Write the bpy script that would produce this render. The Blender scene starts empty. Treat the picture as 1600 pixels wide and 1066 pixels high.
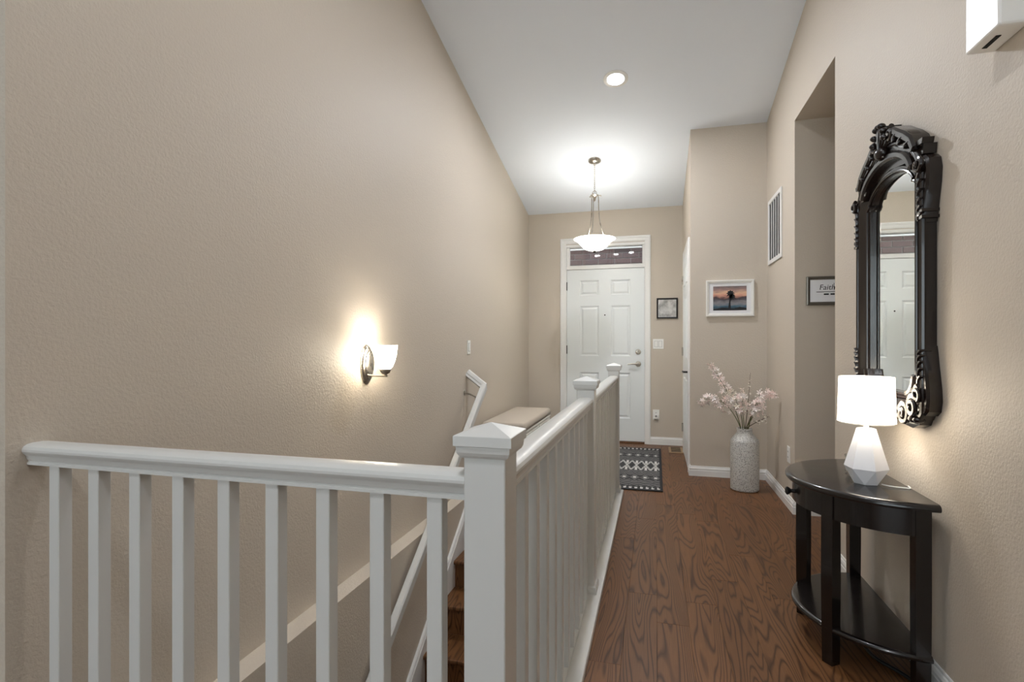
import bpy, bmesh, math, random
from mathutils import Vector, Matrix
random.seed(7)
PI = math.pi
scene = bpy.context.scene
C = scene.collection

# ------------------------------------------------------------------ camera
FPX, YAW, CAMH = 835.0, math.atan(224.0 / 835.0), 1.17
cd = bpy.data.cameras.new('camera')
cd.sensor_width = 36.0
cd.lens = FPX / 1600.0 * 36.0
cd.shift_y = 3.0 / 1600.0
cd.clip_start = 0.02
cam = bpy.data.objects.new('camera', cd)
cam.location = (0, 0, CAMH)
cam.rotation_euler = (PI / 2, 0, YAW)
C.objects.link(cam)
scene.camera = cam

# ------------------------------------------------------------------ world, exposure
w = bpy.data.worlds.new('world'); scene.world = w; w.use_nodes = True
bg = w.node_tree.nodes['Background']
bg.inputs[0].default_value = (0.88, 0.95, 1.0, 1); bg.inputs[1].default_value = 5.2
vs = scene.view_settings
vs.view_transform = 'Standard'; vs.look = 'None'; vs.gamma = 1.0; vs.use_curve_mapping = False
vs.exposure = 0.15

P_CAN_ROOM, P_CAN_HALL, P_FILL_NEAR, P_FILL_BACK, P_PENDANT, P_SCONCE, P_LAMP = 3.0, 26.0, 12.0, 18.0, 1.5, 2.2, 3.0
WARM = (1.0, 0.94, 0.85); SOFT = (0.96, 0.99, 1.05)

def light(name, kind, loc, power, color, size=0.1, rot=(0, 0, 0), spread=None, parent=None):
    d = bpy.data.lights.new(name, kind); d.energy = power; d.color = color
    if kind == 'AREA':
        d.shape = 'DISK'; d.size = size
        if spread: d.spread = spread
    else:
        d.shadow_soft_size = size
    o = bpy.data.objects.new(name, d); C.objects.link(o); o.location = loc; o.rotation_euler = rot
    if parent: attach(o, parent)
    return o

# ------------------------------------------------------------------ helpers
def attach(o, parent):
    o.parent = parent
    o.matrix_parent_inverse = Matrix.Translation(-Vector(parent.location))

def lin(c):
    return tuple((v / 255 / 12.92) if v / 255 <= 0.04045 else ((v / 255 + 0.055) / 1.055) ** 2.4 for v in c) + (1.0,)

def tag(o, label=None, cat=None, group=None, kind=None):
    if label: o['label'] = label
    if cat: o['category'] = cat
    if group: o['group'] = group
    if kind: o['kind'] = kind
    return o

def thing(name, label, cat, loc=(0, 0, 0), group=None, kind=None):
    o = bpy.data.objects.new(name, None); o.empty_display_size = 0.1
    o.location = loc; C.objects.link(o)
    return tag(o, label, cat, group, kind)

def obj(name, bm, mat, parent=None, smooth=False, angle=None):
    bmesh.ops.recalc_face_normals(bm, faces=bm.faces[:])
    me = bpy.data.meshes.new(name); bm.to_mesh(me); bm.free()
    if mat is not None:
        for m in (mat if isinstance(mat, (list, tuple)) else [mat]): me.materials.append(m)
    if smooth:
        for p in me.polygons: p.use_smooth = True
        me.set_sharp_from_angle(angle=math.radians(angle or 40))
    o = bpy.data.objects.new(name, me); C.objects.link(o)
    if parent is not None: attach(o, parent)
    return o

def dup(src, parent=None, loc=None):
    o = src.copy(); C.objects.link(o)
    for k in ('label', 'category', 'group'):
        if k in o.keys(): del o[k]
    if parent is not None: o.parent = parent
    if loc is not None: o.location = loc
    return o

def BM(): return bmesh.new()

def box(bm, x0, x1, y0, y1, z0, z1, bevel=0.0, seg=2):
    r = bmesh.ops.create_cube(bm, size=1.0)
    vsx = r['verts']
    for v in vsx:
        v.co = Vector(((x0 + x1) / 2 + v.co.x * (x1 - x0), (y0 + y1) / 2 + v.co.y * (y1 - y0), (z0 + z1) / 2 + v.co.z * (z1 - z0)))
    if bevel:
        es = list({e for v in vsx for e in v.link_edges})
        bmesh.ops.bevel(bm, geom=es, offset=bevel, segments=seg, affect='EDGES', profile=0.5)
    return bm

def prism(bm, pts, vec):
    """polygon pts (3D) extruded by vec"""
    vec = Vector(vec)
    a = [bm.verts.new(p) for p in pts]; b = [bm.verts.new(Vector(p) + vec) for p in pts]
    n = len(pts)
    bm.faces.new(a); bm.faces.new(b[::-1])
    for i in range(n): bm.faces.new((a[i], b[i], b[(i + 1) % n], a[(i + 1) % n]))
    return bm

def rings(bm, rs, cap0=True, cap1=True, closed=False):
    """rs: list of rings (same length) of 3D points, lofted"""
    V = [[bm.verts.new(p) for p in r] for r in rs]
    n = len(V[0]); m = len(V)
    for i in range(m if closed else m - 1):
        A = V[i]; B = V[(i + 1) % m]
        for j in range(n):
            try: bm.faces.new((A[j], A[(j + 1) % n], B[(j + 1) % n], B[j]))
            except ValueError: pass
    if not closed:
        if cap0: bm.faces.new(V[0][::-1])
        if cap1: bm.faces.new(V[-1])
    return V

def lathe(bm, prof, c=(0, 0, 0), n=32, sx=1.0, sy=1.0, cap0=True, cap1=True, axis='Z'):
    rs = []
    for r, z in prof:
        ring = []
        for k in range(n):
            a = 2 * PI * k / n
            p = (r * math.cos(a) * sx, r * math.sin(a) * sy, z)
            if axis == 'X': p = (p[2], p[0], p[1])
            elif axis == 'Y': p = (p[0], p[2], p[1])
            ring.append((c[0] + p[0], c[1] + p[1], c[2] + p[2]))
        rs.append(ring)
    rings(bm, rs, cap0, cap1)
    return bm

def tube(bm, pts, r, n=8, closed=False):
    pts = [Vector(p) for p in pts]; m = len(pts)
    rr = r if isinstance(r, (list, tuple)) else [r] * m
    t0 = (pts[1] - pts[0]).normalized()
    up = Vector((0, 0, 1)) if abs(t0.z) < 0.9 else Vector((1, 0, 0))
    nrm = t0.cross(up).normalized()
    rs = []
    for i in range(m):
        if closed: t = (pts[(i + 1) % m] - pts[i - 1]).normalized()
        else: t = (pts[min(i + 1, m - 1)] - pts[max(i - 1, 0)]).normalized()
        nrm = (nrm - t * nrm.dot(t)).normalized()
        b = t.cross(nrm)
        rs.append([pts[i] + (nrm * math.cos(2 * PI * k / n) + b * math.sin(2 * PI * k / n)) * rr[i] for k in range(n)])
    rings(bm, rs, closed=closed)
    return bm

def sweep(bm, path, prof, up=(0, 0, 1)):
    """sweep a 2D profile (side, up) along a mitred polyline"""
    path = [Vector(p) for p in path]; up = Vector(up); m = len(path); rs = []
    for i in range(m):
        d0 = (path[i] - path[i - 1]).normalized() if i else None
        d1 = (path[i + 1] - path[i]).normalized() if i < m - 1 else None
        d = d0 or d1; e = d1 or d0
        t = (d + e).normalized()
        s0 = d.cross(up).normalized(); u0 = s0.cross(d).normalized()
        ring = []
        for a, b in prof:
            p = path[i] + s0 * a + u0 * b
            p = p + d * (-(p - path[i]).dot(t) / d.dot(t))
            ring.append(p)
        rs.append(ring)
    rings(bm, rs)
    return bm

# ------------------------------------------------------------------ materials
def new_mat(name):
    m = bpy.data.materials.new(name); m.use_nodes = True
    nt = m.node_tree
    return m, nt, nt.nodes['Principled BSDF']

def plain(name, rgb, rough=0.5, metal=0.0, coat=0.0, emit=None, estr=0.0, spec=None, bump=None):
    m, nt, b = new_mat(name)
    b.inputs['Base Color'].default_value = lin(rgb); b.inputs['Roughness'].default_value = rough
    b.inputs['Metallic'].default_value = metal; b.inputs['Coat Weight'].default_value = coat
    if spec is not None: b.inputs['Specular IOR Level'].default_value = spec
    if emit:
        b.inputs['Emission Color'].default_value = lin(emit); b.inputs['Emission Strength'].default_value = estr
    tc = nt.nodes.new('ShaderNodeTexCoord'); no = nt.nodes.new('ShaderNodeTexNoise')
    no.inputs['Scale'].default_value = bump[0] if bump else 30.0; no.inputs['Detail'].default_value = 3
    nt.links.new(tc.outputs['Object'], no.inputs['Vector'])
    if bump:
        bp = nt.nodes.new('ShaderNodeBump'); bp.inputs['Strength'].default_value = bump[1]; bp.inputs['Distance'].default_value = bump[2]
        nt.links.new(no.outputs['Fac'], bp.inputs['Height']); nt.links.new(bp.outputs['Normal'], b.inputs['Normal'])
    else:
        mr = nt.nodes.new('ShaderNodeMapRange'); mr.inputs[3].default_value = max(0.02, rough - 0.04); mr.inputs[4].default_value = min(1, rough + 0.04)
        nt.links.new(no.outputs['Fac'], mr.inputs[0]); nt.links.new(mr.outputs[0], b.inputs['Roughness'])
    return m

M_WALL = plain('wall_paint', (201, 190, 175), 0.55, bump=(115, 0.55, 0.0035))
M_CEIL = plain('ceiling_paint', (236, 242, 250), 0.8, bump=(150, 0.2, 0.002))
M_TRIM = plain('white_trim_paint', (232, 231, 228), 0.32)
M_RAIL = plain('white_rail_paint', (211, 211, 208), 0.3)
M_DOOR = plain('white_door_paint', (228, 232, 232), 0.38)
M_NICKEL = plain('brushed_nickel', (178, 172, 162), 0.28, 1.0)
M_DARKMETAL = plain('dark_metal', (60, 58, 55), 0.4, 1.0)
M_BLACK = plain('black_paint', (14, 13, 13), 0.35)
M_DARK = plain('dark_void', (6, 6, 6), 0.9)
M_PLASTIC = plain('white_plastic', (238, 237, 233), 0.35)
M_GREYPL_GAP = plain('grey_plastic_gap_shade', (150, 150, 150), 0.5)  # night light lens, also the painted gap shade around rockers
M_ESPRESSO = plain('espresso_wood', (19, 14, 13), 0.22, coat=0.25)
M_CARVED = plain('carved_dark_wood', (24, 15, 12), 0.24, coat=0.25, spec=0.5)
M_CERAMIC = plain('white_ceramic', (232, 233, 238), 0.3)
M_CUSHION = plain('taupe_fabric', (188, 177, 163), 0.9, bump=(400, 0.3, 0.001))
M_BENCH = plain('bench_white_paint', (222, 219, 208), 0.45)
M_MORTAR = plain('mortar', (150, 145, 145), 0.9, bump=(200, 0.4, 0.002))
M_STEM = plain('green_stem', (92, 98, 58), 0.7)
M_TWIG = plain('brown_twig', (98, 84, 70), 0.8)
M_CONCRETE = plain('porch_concrete', (150, 148, 145), 0.9)

def brick_mat():
    m, nt, b = new_mat('brick')
    oi = nt.nodes.new('ShaderNodeObjectInfo'); cr = nt.nodes.new('ShaderNodeValToRGB')
    cr.color_ramp.elements[0].color = lin((78, 60, 60)); cr.color_ramp.elements[1].color = lin((112, 88, 86))
    nt.links.new(oi.outputs['Random'], cr.inputs[0]); nt.links.new(cr.outputs[0], b.inputs['Base Color'])
    b.inputs['Roughness'].default_value = 0.9
    return m
M_BRICK = brick_mat()

def blossom_mat(name, a, bcol):
    m, nt, b = new_mat(name)
    tc = nt.nodes.new('ShaderNodeTexCoord'); no = nt.nodes.new('ShaderNodeTexNoise'); no.inputs['Scale'].default_value = 18
    cr = nt.nodes.new('ShaderNodeValToRGB'); cr.color_ramp.elements[0].position = 0.35; cr.color_ramp.elements[1].position = 0.65
    cr.color_ramp.elements[0].color = lin(a); cr.color_ramp.elements[1].color = lin(bcol)
    nt.links.new(tc.outputs['Object'], no.inputs['Vector']); nt.links.new(no.outputs['Fac'], cr.inputs[0])
    nt.links.new(cr.outputs[0], b.inputs['Base Color']); b.inputs['Roughness'].default_value = 0.8
    b.inputs['Subsurface Weight'].default_value = 0.0
    return m
M_PINK = blossom_mat('pink_blossom', (250, 226, 218), (255, 248, 244))
M_CREAM = blossom_mat('cream_blossom', (248, 238, 222), (255, 250, 240))

def wood_mat():
    m, nt, b = new_mat('oak_floor')
    N = nt.nodes.new; L = nt.links.new
    tc = N('ShaderNodeTexCoord'); oi = N('ShaderNodeObjectInfo')
    off = N('ShaderNodeVectorMath'); off.operation = 'MULTIPLY_ADD'
    comb = N('ShaderNodeCombineXYZ')
    mul = N('ShaderNodeMath'); mul.operation = 'MULTIPLY'; mul.inputs[1].default_value = 57.0
    L(oi.outputs['Random'], mul.inputs[0])
    for i in range(3): L(mul.outputs[0], comb.inputs[i])
    add = N('ShaderNodeVectorMath'); add.operation = 'ADD'
    L(tc.outputs['Object'], add.inputs[0]); L(comb.outputs[0], add.inputs[1])
    # cathedral grain: contour lines of a stretched noise field
    mp = N('ShaderNodeMapping'); mp.inputs['Scale'].default_value = (7.5, 0.7, 1.0); L(add.outputs[0], mp.inputs[0])
    n1 = N('ShaderNodeTexNoise'); n1.inputs['Scale'].default_value = 1.0; n1.inputs['Detail'].default_value = 2.2; n1.inputs['Roughness'].default_value = 0.32; n1.inputs['Distortion'].default_value = 0.2
    L(mp.outputs[0], n1.inputs['Vector'])
    k = N('ShaderNodeMath'); k.operation = 'MULTIPLY'; k.inputs[1].default_value = 29.0; L(n1.outputs['Fac'], k.inputs[0])
    pp = N('ShaderNodeMath'); pp.operation = 'PINGPONG'; pp.inputs[1].default_value = 0.5; L(k.outputs[0], pp.inputs[0])
    rp = N('ShaderNodeValToRGB'); e = rp.color_ramp.elements
    e[0].position = 0.0; e[0].color = (0, 0, 0, 1); e[1].position = 0.24; e[1].color = (1, 1, 1, 1)
    L(pp.outputs[0], rp.inputs[0])
    # fine pores
    mp2 = N('ShaderNodeMapping'); mp2.inputs['Scale'].default_value = (260.0, 9.0, 1.0); L(add.outputs[0], mp2.inputs[0])
    n2 = N('ShaderNodeTexNoise'); n2.inputs['Scale'].default_value = 1.0; n2.inputs['Detail'].default_value = 2; L(mp2.outputs[0], n2.inputs['Vector'])
    # broad tone
    mp3 = N('ShaderNodeMapping'); mp3.inputs['Scale'].default_value = (6.0, 1.6, 1.0); L(add.outputs[0], mp3.inputs[0])
    n3 = N('ShaderNodeTexNoise'); n3.inputs['Scale'].default_value = 1.0; n3.inputs['Detail'].default_value = 2; L(mp3.outputs[0], n3.inputs['Vector'])
    tone = N('ShaderNodeMix'); tone.data_type = 'RGBA'
    tone.inputs[6].default_value = lin((104, 69, 40)); tone.inputs[7].default_value = lin((124, 84, 51))
    av = N('ShaderNodeMath'); av.operation = 'MULTIPLY_ADD'; av.inputs[1].default_value = 0.55; L(oi.outputs['Random'], av.inputs[0])
    h3 = N('ShaderNodeMath'); h3.operation = 'MULTIPLY'; h3.inputs[1].default_value = 0.5; L(n3.outputs['Fac'], h3.inputs[0]); L(h3.outputs[0], av.inputs[2])
    L(av.outputs[0], tone.inputs[0])
    gr = N('ShaderNodeMix'); gr.data_type = 'RGBA'; gr.blend_type = 'MULTIPLY'
    gm = N('ShaderNodeMath'); gm.operation = 'SUBTRACT'; gm.inputs[0].default_value = 1.0
    sep = N('ShaderNodeRGBToBW'); L(rp.outputs[0], sep.inputs[0]); L(sep.outputs[0], gm.inputs[1])
    gk = N('ShaderNodeMath'); gk.operation = 'MULTIPLY'; gk.inputs[1].default_value = 0.85; L(gm.outputs[0], gk.inputs[0])
    L(gk.outputs[0], gr.inputs[0]); L(tone.outputs[2], gr.inputs[6]); gr.inputs[7].default_value = lin((120, 100, 92))
    fi = N('ShaderNodeMix'); fi.data_type = 'RGBA'; fi.blend_type = 'MULTIPLY'; fi.inputs[0].default_value = 0.35
    mr = N('ShaderNodeMapRange'); mr.inputs[1].default_value = 0.3; mr.inputs[2].default_value = 0.7; mr.inputs[3].default_value = 0.55; mr.inputs[4].default_value = 1.1
    L(n2.outputs['Fac'], mr.inputs[0]); L(gr.outputs[2], fi.inputs[6]); L(mr.outputs[0], fi.inputs[7])
    L(fi.outputs[2], b.inputs['Base Color'])
    b.inputs['Roughness'].default_value = 0.40; b.inputs['Specular IOR Level'].default_value = 0.32
    bp = N('ShaderNodeBump'); bp.inputs['Strength'].default_value = 0.06; bp.inputs['Distance'].default_value = 0.001
    L(n2.outputs['Fac'], bp.inputs['Height']); L(bp.outputs[0], b.inputs['Normal'])
    return m
M_WOOD = wood_mat()

def glass_pane_mat(name, tint=(0.95, 0.97, 0.97), gain=1.0, base=0.04):
    m = bpy.data.materials.new(name); m.use_nodes = True; nt = m.node_tree; nt.nodes.clear()
    o = nt.nodes.new('ShaderNodeOutputMaterial'); mx = nt.nodes.new('ShaderNodeMixShader')
    t = nt.nodes.new('ShaderNodeBsdfTransparent'); t.inputs[0].default_value = tint + (1,)
    g = nt.nodes.new('ShaderNodeBsdfGlossy'); g.inputs['Roughness'].default_value = 0.02
    fr = nt.nodes.new('ShaderNodeFresnel'); fr.inputs[0].default_value = 1.5
    k = nt.nodes.new('ShaderNodeMath'); k.operation = 'MULTIPLY_ADD'; k.inputs[1].default_value = gain; k.inputs[2].default_value = base
    nt.links.new(fr.outputs[0], k.inputs[0]); nt.links.new(k.outputs[0], mx.inputs[0])
    nt.links.new(t.outputs[0], mx.inputs[1]); nt.links.new(g.outputs[0], mx.inputs[2]); nt.links.new(mx.outputs[0], o.inputs[0])
    return m
M_PANE = glass_pane_mat('window_glass')
M_PICGLASS = glass_pane_mat('picture_glass', (.99, .99, .99), 0.35, 0.0)

def mirror_mat():
    m, nt, b = new_mat('silvered_mirror')
    b.inputs['Base Color'].default_value = (0.90, 0.92, 0.90, 1); b.inputs['Metallic'].default_value = 1; b.inputs['Roughness'].default_value = 0.0
    return m
M_MIRROR = mirror_mat()

def shade_mat(name, col, estr, trans=0.6):
    """translucent lamp shade lit by its bulb"""
    m = bpy.data.materials.new(name); m.use_nodes = True; nt = m.node_tree; nt.nodes.clear()
    o = nt.nodes.new('ShaderNodeOutputMaterial'); mx = nt.nodes.new('ShaderNodeMixShader'); mx.inputs[0].default_value = trans
    d = nt.nodes.new('ShaderNodeBsdfDiffuse'); d.inputs[0].default_value = lin((240, 238, 232))
    t = nt.nodes.new('ShaderNodeBsdfTranslucent'); t.inputs[0].default_value = lin((240, 234, 222))
    e = nt.nodes.new('ShaderNodeEmission'); e.inputs[0].default_value = lin(col); e.inputs[1].default_value = estr
    a = nt.nodes.new('ShaderNodeAddShader')
    nt.links.new(d.outputs[0], mx.inputs[1]); nt.links.new(t.outputs[0], mx.inputs[2])
    nt.links.new(mx.outputs[0], a.inputs[0]); nt.links.new(e.outputs[0], a.inputs[1]); nt.links.new(a.outputs[0], o.inputs[0])
    return m
M_OPAL = shade_mat('opal_glass', (255, 250, 240), 11.5, 0.72)
M_OPAL2 = shade_mat('opal_bowl_glass', (252, 252, 250), 8.5, 0.72)
M_SHADE = shade_mat('linen_shade', (255, 247, 236), 3.6, 0.85)

def emit_mat(name, col, s):
    m, nt, b = new_mat(name)
    b.inputs['Base Color'].default_value = lin((240, 240, 240)); b.inputs['Emission Color'].default_value = lin(col); b.inputs['Emission Strength'].default_value = s
    return m
M_LENS = emit_mat('lit_lens', (255, 250, 244), 20.0)

def terrazzo():
    m, nt, b = new_mat('speckled_stoneware')
    tc = nt.nodes.new('ShaderNodeTexCoord')
    def specks(scale, thr, col, prev):
        v = nt.nodes.new('ShaderNodeTexVoronoi'); v.inputs['Scale'].default_value = scale; v.inputs['Randomness'].default_value = 1.0
        nt.links.new(tc.outputs['Object'], v.inputs['Vector'])
        r = nt.nodes.new('ShaderNodeValToRGB'); r.color_ramp.interpolation = 'LINEAR'
        r.color_ramp.elements[0].position = thr; r.color_ramp.elements[0].color = (1, 1, 1, 1)
        r.color_ramp.elements[1].position = thr + 0.06; r.color_ramp.elements[1].color = (0, 0, 0, 1)
        nt.links.new(v.outputs['Distance'], r.inputs[0])
        mx = nt.nodes.new('ShaderNodeMix'); mx.data_type = 'RGBA'; nt.links.new(r.outputs[0], mx.inputs[0])
        if prev is None: mx.inputs[6].default_value = lin((205, 204, 200))
        else: nt.links.new(prev.outputs[2], mx.inputs[6])
        mx.inputs[7].default_value = lin(col)
        return mx
    a = specks(115, 0.25, (120, 118, 116), None); c = specks(160, 0.25, (156, 148, 138), a); d = specks(80, 0.19, (80, 80, 84), c)
    nt.links.new(d.outputs[2], b.inputs['Base Color']); b.inputs['Roughness'].default_value = 0.55
    return m
M_TERRAZZO = terrazzo()

# ------------------------------------------------------------------ dimensions of the place (metres)
XR, XL, YD, YV, XC = 0.92, -1.50, 6.375, 4.97, 0.30      # right wall, left wall, door wall, closet front, closet side
YB, XRM, ZF = -5.0, -4.5, 3.60                            # room behind: back wall, far side, flat ceiling
Y0, X1 = 4.10, -0.385                                     # top nosing of the stairs, right edge of the stairwell
OY0, OY1, OZ = 3.18, 4.03, 2.69                           # opening in the right wall
YJ = 0.919                                                # outside corner of the left wall
def zc(y): return 2.735 + (YD - y) * 0.228
YK = YD - (ZF - 2.735) / 0.228

# ------------------------------------------------------------------ floor
floor = thing('floor', 'brown oak plank floor of the hall and landing', 'floor', (0, 0, 0), kind='structure')
bm = BM()
prism(bm, [(XRM, YB, -.2), (XR, YB, -.2), (XR, OY0, -.2), (2.6, OY0, -.2), (2.6, OY1, -.2), (XR, OY1, -.2), (XR, YD, -.2), (XL, YD, -.2), (XL, Y0 - .02, -.2),
           (X1, Y0 - .02, -.2), (X1, 0.92, -.2), (XL, 0.92, -.2), (XL, YJ - .05, -.2), (XRM, YJ - .05, -.2)], (0, 0, .19))
obj('subfloor', bm, M_WOOD, floor)
def plank_run(x0, x1, y0, y1, seed):
    rnd = random.Random(seed); y = y0 - rnd.random() * 0.9
    while y < y1:
        ln = rnd.choice((0.9, 1.1, 1.3, 1.5, 1.7)); a, b = max(y, y0), min(y + ln, y1); y += ln
        if b - a < 0.03: continue
        g = 0.0002; hw, hl = (x1 - x0) / 2 - g, (b - a) / 2 - g
        bmp = BM(); c = 0.0006
        rings(bmp, [[(-hw, -hl, -.014), (hw, -hl, -.014), (hw, hl, -.014), (-hw, hl, -.014)], [(-hw, -hl, -c), (hw, -hl, -c), (hw, hl, -c), (-hw, hl, -c)],
                    [(-hw + c, -hl + c, 0), (hw - c, -hl + c, 0), (hw - c, hl - c, 0), (-hw + c, hl - c, 0)]])
        o = obj('plank', bmp, M_WOOD); o.parent = floor; o.location = ((x0 + x1) / 2, (a + b) / 2, 0)
PW = 0.1285
i = 0; x = -0.3785
while x < XR - 0.01:
    plank_run(x, min(x + PW, XR), (-0.3 if x > -0.26 else Y0), YD, 100 + i); x += PW; i += 1
x = -0.3785
while x > XL + 0.005:
    plank_run(max(x - PW, XL), x, Y0, YD, 200 + i); x -= PW; i += 1
x = XR
while x < 2.6:
    plank_run(x, min(x + PW, 2.6), OY0, OY1, 300 + i); x += PW; i += 1
bm = BM(); box(bm, XL + .02, X1, Y0 - .028, Y0 + .004, -.03, .001, 0.008)
obj('landing_nosing', bm, M_WOOD, floor)

# ------------------------------------------------------------------ walls and ceiling
bm = BM()
prism(bm, [(XR, YB, 0), (XR, OY0, 0), (XR, OY0, OZ), (XR, OY1, OZ), (XR, OY1, 0), (XR, YD, 0), (XR, YD, zc(YD)), (XR, YK, ZF), (XR, YB, ZF)], (.11, 0, 0))
tag(obj('wall_right', bm, M_WALL), 'beige textured wall with the mirror and a tall passage opening', 'wall', kind='structure')
bm = BM()
prism(bm, [(XL, YJ, -.02), (XL, YD, -.02), (XL, YD, zc(YD)), (XL, YK, ZF), (XL, YJ, ZF)], (-.12, 0, 0))
tag(obj('wall_left', bm, M_WALL), 'tall beige textured wall with the sconce beside the stairwell', 'wall', kind='structure')
bm = BM()
prism(bm, [(XL - .095, .6, -.02), (XL + .095, .6, -.02), (XL + .095, Y0 - .03, -.02), (XL - .095, Y0 - .03, -.02)], (0, 0, -2.6))
tag(obj('wall_stairwell_left', bm, M_WALL), 'thicker lower stairwell wall with a level painted ledge', 'wall', kind='structure')
bm = BM(); prism(bm, [(X1, .6, -.2), (X1 + .1, .6, -.2), (X1 + .1, Y0 + .2, -.2), (X1, Y0 + .2, -.2)], (0, 0, -2.4))
tag(obj('wall_stairwell_right', bm, M_WALL), 'stairwell wall below the hall railing', 'wall', kind='structure')
bm = BM(); prism(bm, [(XL, .5, -.2), (X1 + .1, .5, -.2), (X1 + .1, .6, -.2), (XL, .6, -.2)], (0, 0, -2.4))
tag(obj('wall_stairwell_front', bm, M_WALL), 'stairwell end wall under the near floor', 'wall', kind='structure')
bm = BM(); box(bm, XL, X1 + .1, .6, Y0, -2.66, -2.6)
tag(obj('floor_lower', bm, M_WOOD), 'lower floor at the foot of the stairs', 'floor', kind='structure')
bm = BM()
DX0, DX1, DZT = -1.045, -0.113, 2.345
prism(bm, [(XL - .12, YD, -.02), (DX0, YD, -.02), (DX0, YD, DZT), (DX1, YD, DZT), (DX1, YD, -.02), (XR + .11, YD, -.02), (XR + .11, YD, zc(YD)), (XL - .12, YD, zc(YD))], (0, .14, 0))
tag(obj('wall_front', bm, M_WALL), 'beige end wall around the white front door', 'wall', kind='structure')
bm = BM()
prism(bm, [(XC, YV, 0), (XC, YD, 0), (XC, YD, zc(YD)), (XC, YV, zc(YV))], (XR - XC, 0, 0))
tag(obj('wall_closet', bm, M_WALL), 'protruding beige closet wall behind the floor vase', 'wall', kind='structure')
bm = BM()
prism(bm, [(XL - .12, YD + .14, zc(YD + .14)), (XL - .12, YK, ZF), (XL - .12, YJ, ZF), (XL - .12, YJ, ZF + .1), (XL - .12, YK, ZF + .1), (XL - .12, YD + .14, zc(YD + .14) + .1)], (XR - XL + .23, 0, 0))
tag(obj('ceiling', bm, M_CEIL), 'white sloping ceiling over the hall', 'ceiling', kind='structure')
bm = BM(); box(bm, XRM, XR + .11, YB, YJ, ZF, ZF + .1)
tag(obj('ceiling_room', bm, M_CEIL), 'flat white ceiling of the room behind', 'ceiling', kind='structure')
bm = BM(); box(bm, XRM, XL - .12, YJ, YJ + .12, -.02, ZF)
tag(obj('wall_room_front', bm, M_WALL), 'beige room wall meeting the hall at an outside corner', 'wall', kind='structure')
bm = BM(); box(bm, XRM - .12, XRM, YB, YJ + .12, -.02, ZF)
tag(obj('wall_room_left', bm, M_WALL), 'beige side wall of the room behind', 'wall', kind='structure')
# back wall with one wide window
WX0, WX1, WZ0, WZ1 = -3.9, 0.2, 0.5, 2.7
bm = BM()
prism(bm, [(XRM - .12, YB, -.02), (WX0, YB, -.02), (WX0, YB, WZ1), (WX1, YB, WZ1), (WX1, YB, -.02), (XR + .11, YB, -.02), (XR + .11, YB, ZF), (XRM - .12, YB, ZF)], (0, -.14, 0))
box(bm, WX0, WX1, YB - .14, YB, -.02, WZ0)
tag(obj('wall_room_back', bm, M_WALL), 'beige back wall of the room with a wide window', 'wall', kind='structure')
win = thing('window_2', 'wide white framed window in the room behind', 'window', ((WX0 + WX1) / 2, YB - .07, WZ0), kind='structure')
for a, b_, c_, d_ in ((WX0, WX0 + .06, WZ0, WZ1), (WX1 - .06, WX1, WZ0, WZ1), (WX0 + .06, WX1 - .06, WZ0, WZ0 + .06), (WX0 + .06, WX1 - .06, WZ1 - .06, WZ1), (-1.88, -1.82, WZ0 + .06, WZ1 - .06)):
    bm = BM(); box(bm, a, b_, YB - .10, YB - .04, c_, d_); obj('window_frame', bm, M_TRIM, win)
for a, b_ in ((WX0 + .06, -1.88), (-1.82, WX1 - .06)):
    bm = BM(); box(bm, a, b_, YB - .075, YB - .069, WZ0 + .06, WZ1 - .06); obj('pane', bm, M_PANE, win)
pl = bpy.data.lights.new('window_portal', 'AREA'); pl.shape = 'RECTANGLE'; pl.size = WX1 - WX0; pl.size_y = WZ1 - WZ0; pl.cycles.is_portal = True
po = bpy.data.objects.new('window_portal', pl); C.objects.link(po); po.location = ((WX0 + WX1) / 2, YB - .16, (WZ0 + WZ1) / 2); po.rotation_euler = (PI / 2, 0, PI)
# passage behind the opening
bm = BM(); box(bm, XR + .11, 2.7, OY1, OY1 + .1, 0, OZ + .05)
tag(obj('wall_passage_far', bm, M_WALL), 'passage wall carrying the small framed word print', 'wall', kind='structure')
bm = BM(); box(bm, XR + .11, 2.7, OY0 - .1, OY0, 0, OZ + .05)
tag(obj('wall_passage_near', bm, M_WALL), 'near side wall of the passage', 'wall', kind='structure')
bm = BM(); box(bm, 2.6, 2.7, OY0, OY1, 0, OZ + .05)
tag(obj('wall_passage_end', bm, M_WALL), 'end wall of the passage', 'wall', kind='structure')
bm = BM(); box(bm, XR + .11, 2.6, OY0, OY1, OZ, OZ + .05)
tag(obj('ceiling_passage', bm, M_WALL), 'lower ceiling inside the passage', 'ceiling', kind='structure')

# ------------------------------------------------------------------ baseboards
BH, BT = 0.088, 0.015
BPROF = [(0, 0), (BT, 0), (BT, .048), (BT - .003, .051), (BT - .003, .060), (BT - .001, .063), (BT - .005, .074), (BT - .009, .078), (BT - .009, BH - .003), (BT - .011, BH), (0, BH)]
def baseboard(name, label, path):
    bm = BM(); sweep(bm, path, BPROF)
    return tag(obj(name, bm, M_TRIM), label, 'baseboard', kind='structure')
baseboard('baseboard_right', 'white baseboard along the far right wall and behind the vase', [(XR + .1, OY1, 0), (XR, OY1, 0), (XR, YV, 0), (XC, YV, 0), (XC, YV + .06, 0)][::-1])
baseboard('baseboard_near', 'white baseboard behind the dark console table', [(XR, YB, 0), (XR, OY0, 0), (XR + .11, OY0, 0)][::-1])
baseboard('baseboard_front', 'white baseboard beside the front door casing', [(XC, YD, 0), (-.063, YD, 0)][::-1])
baseboard('baseboard_landing', 'white baseboard of the landing corner behind the bench', [(-1.105, YD, 0), (XL, YD, 0), (XL, Y0 + .02, 0)][::-1])
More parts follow.
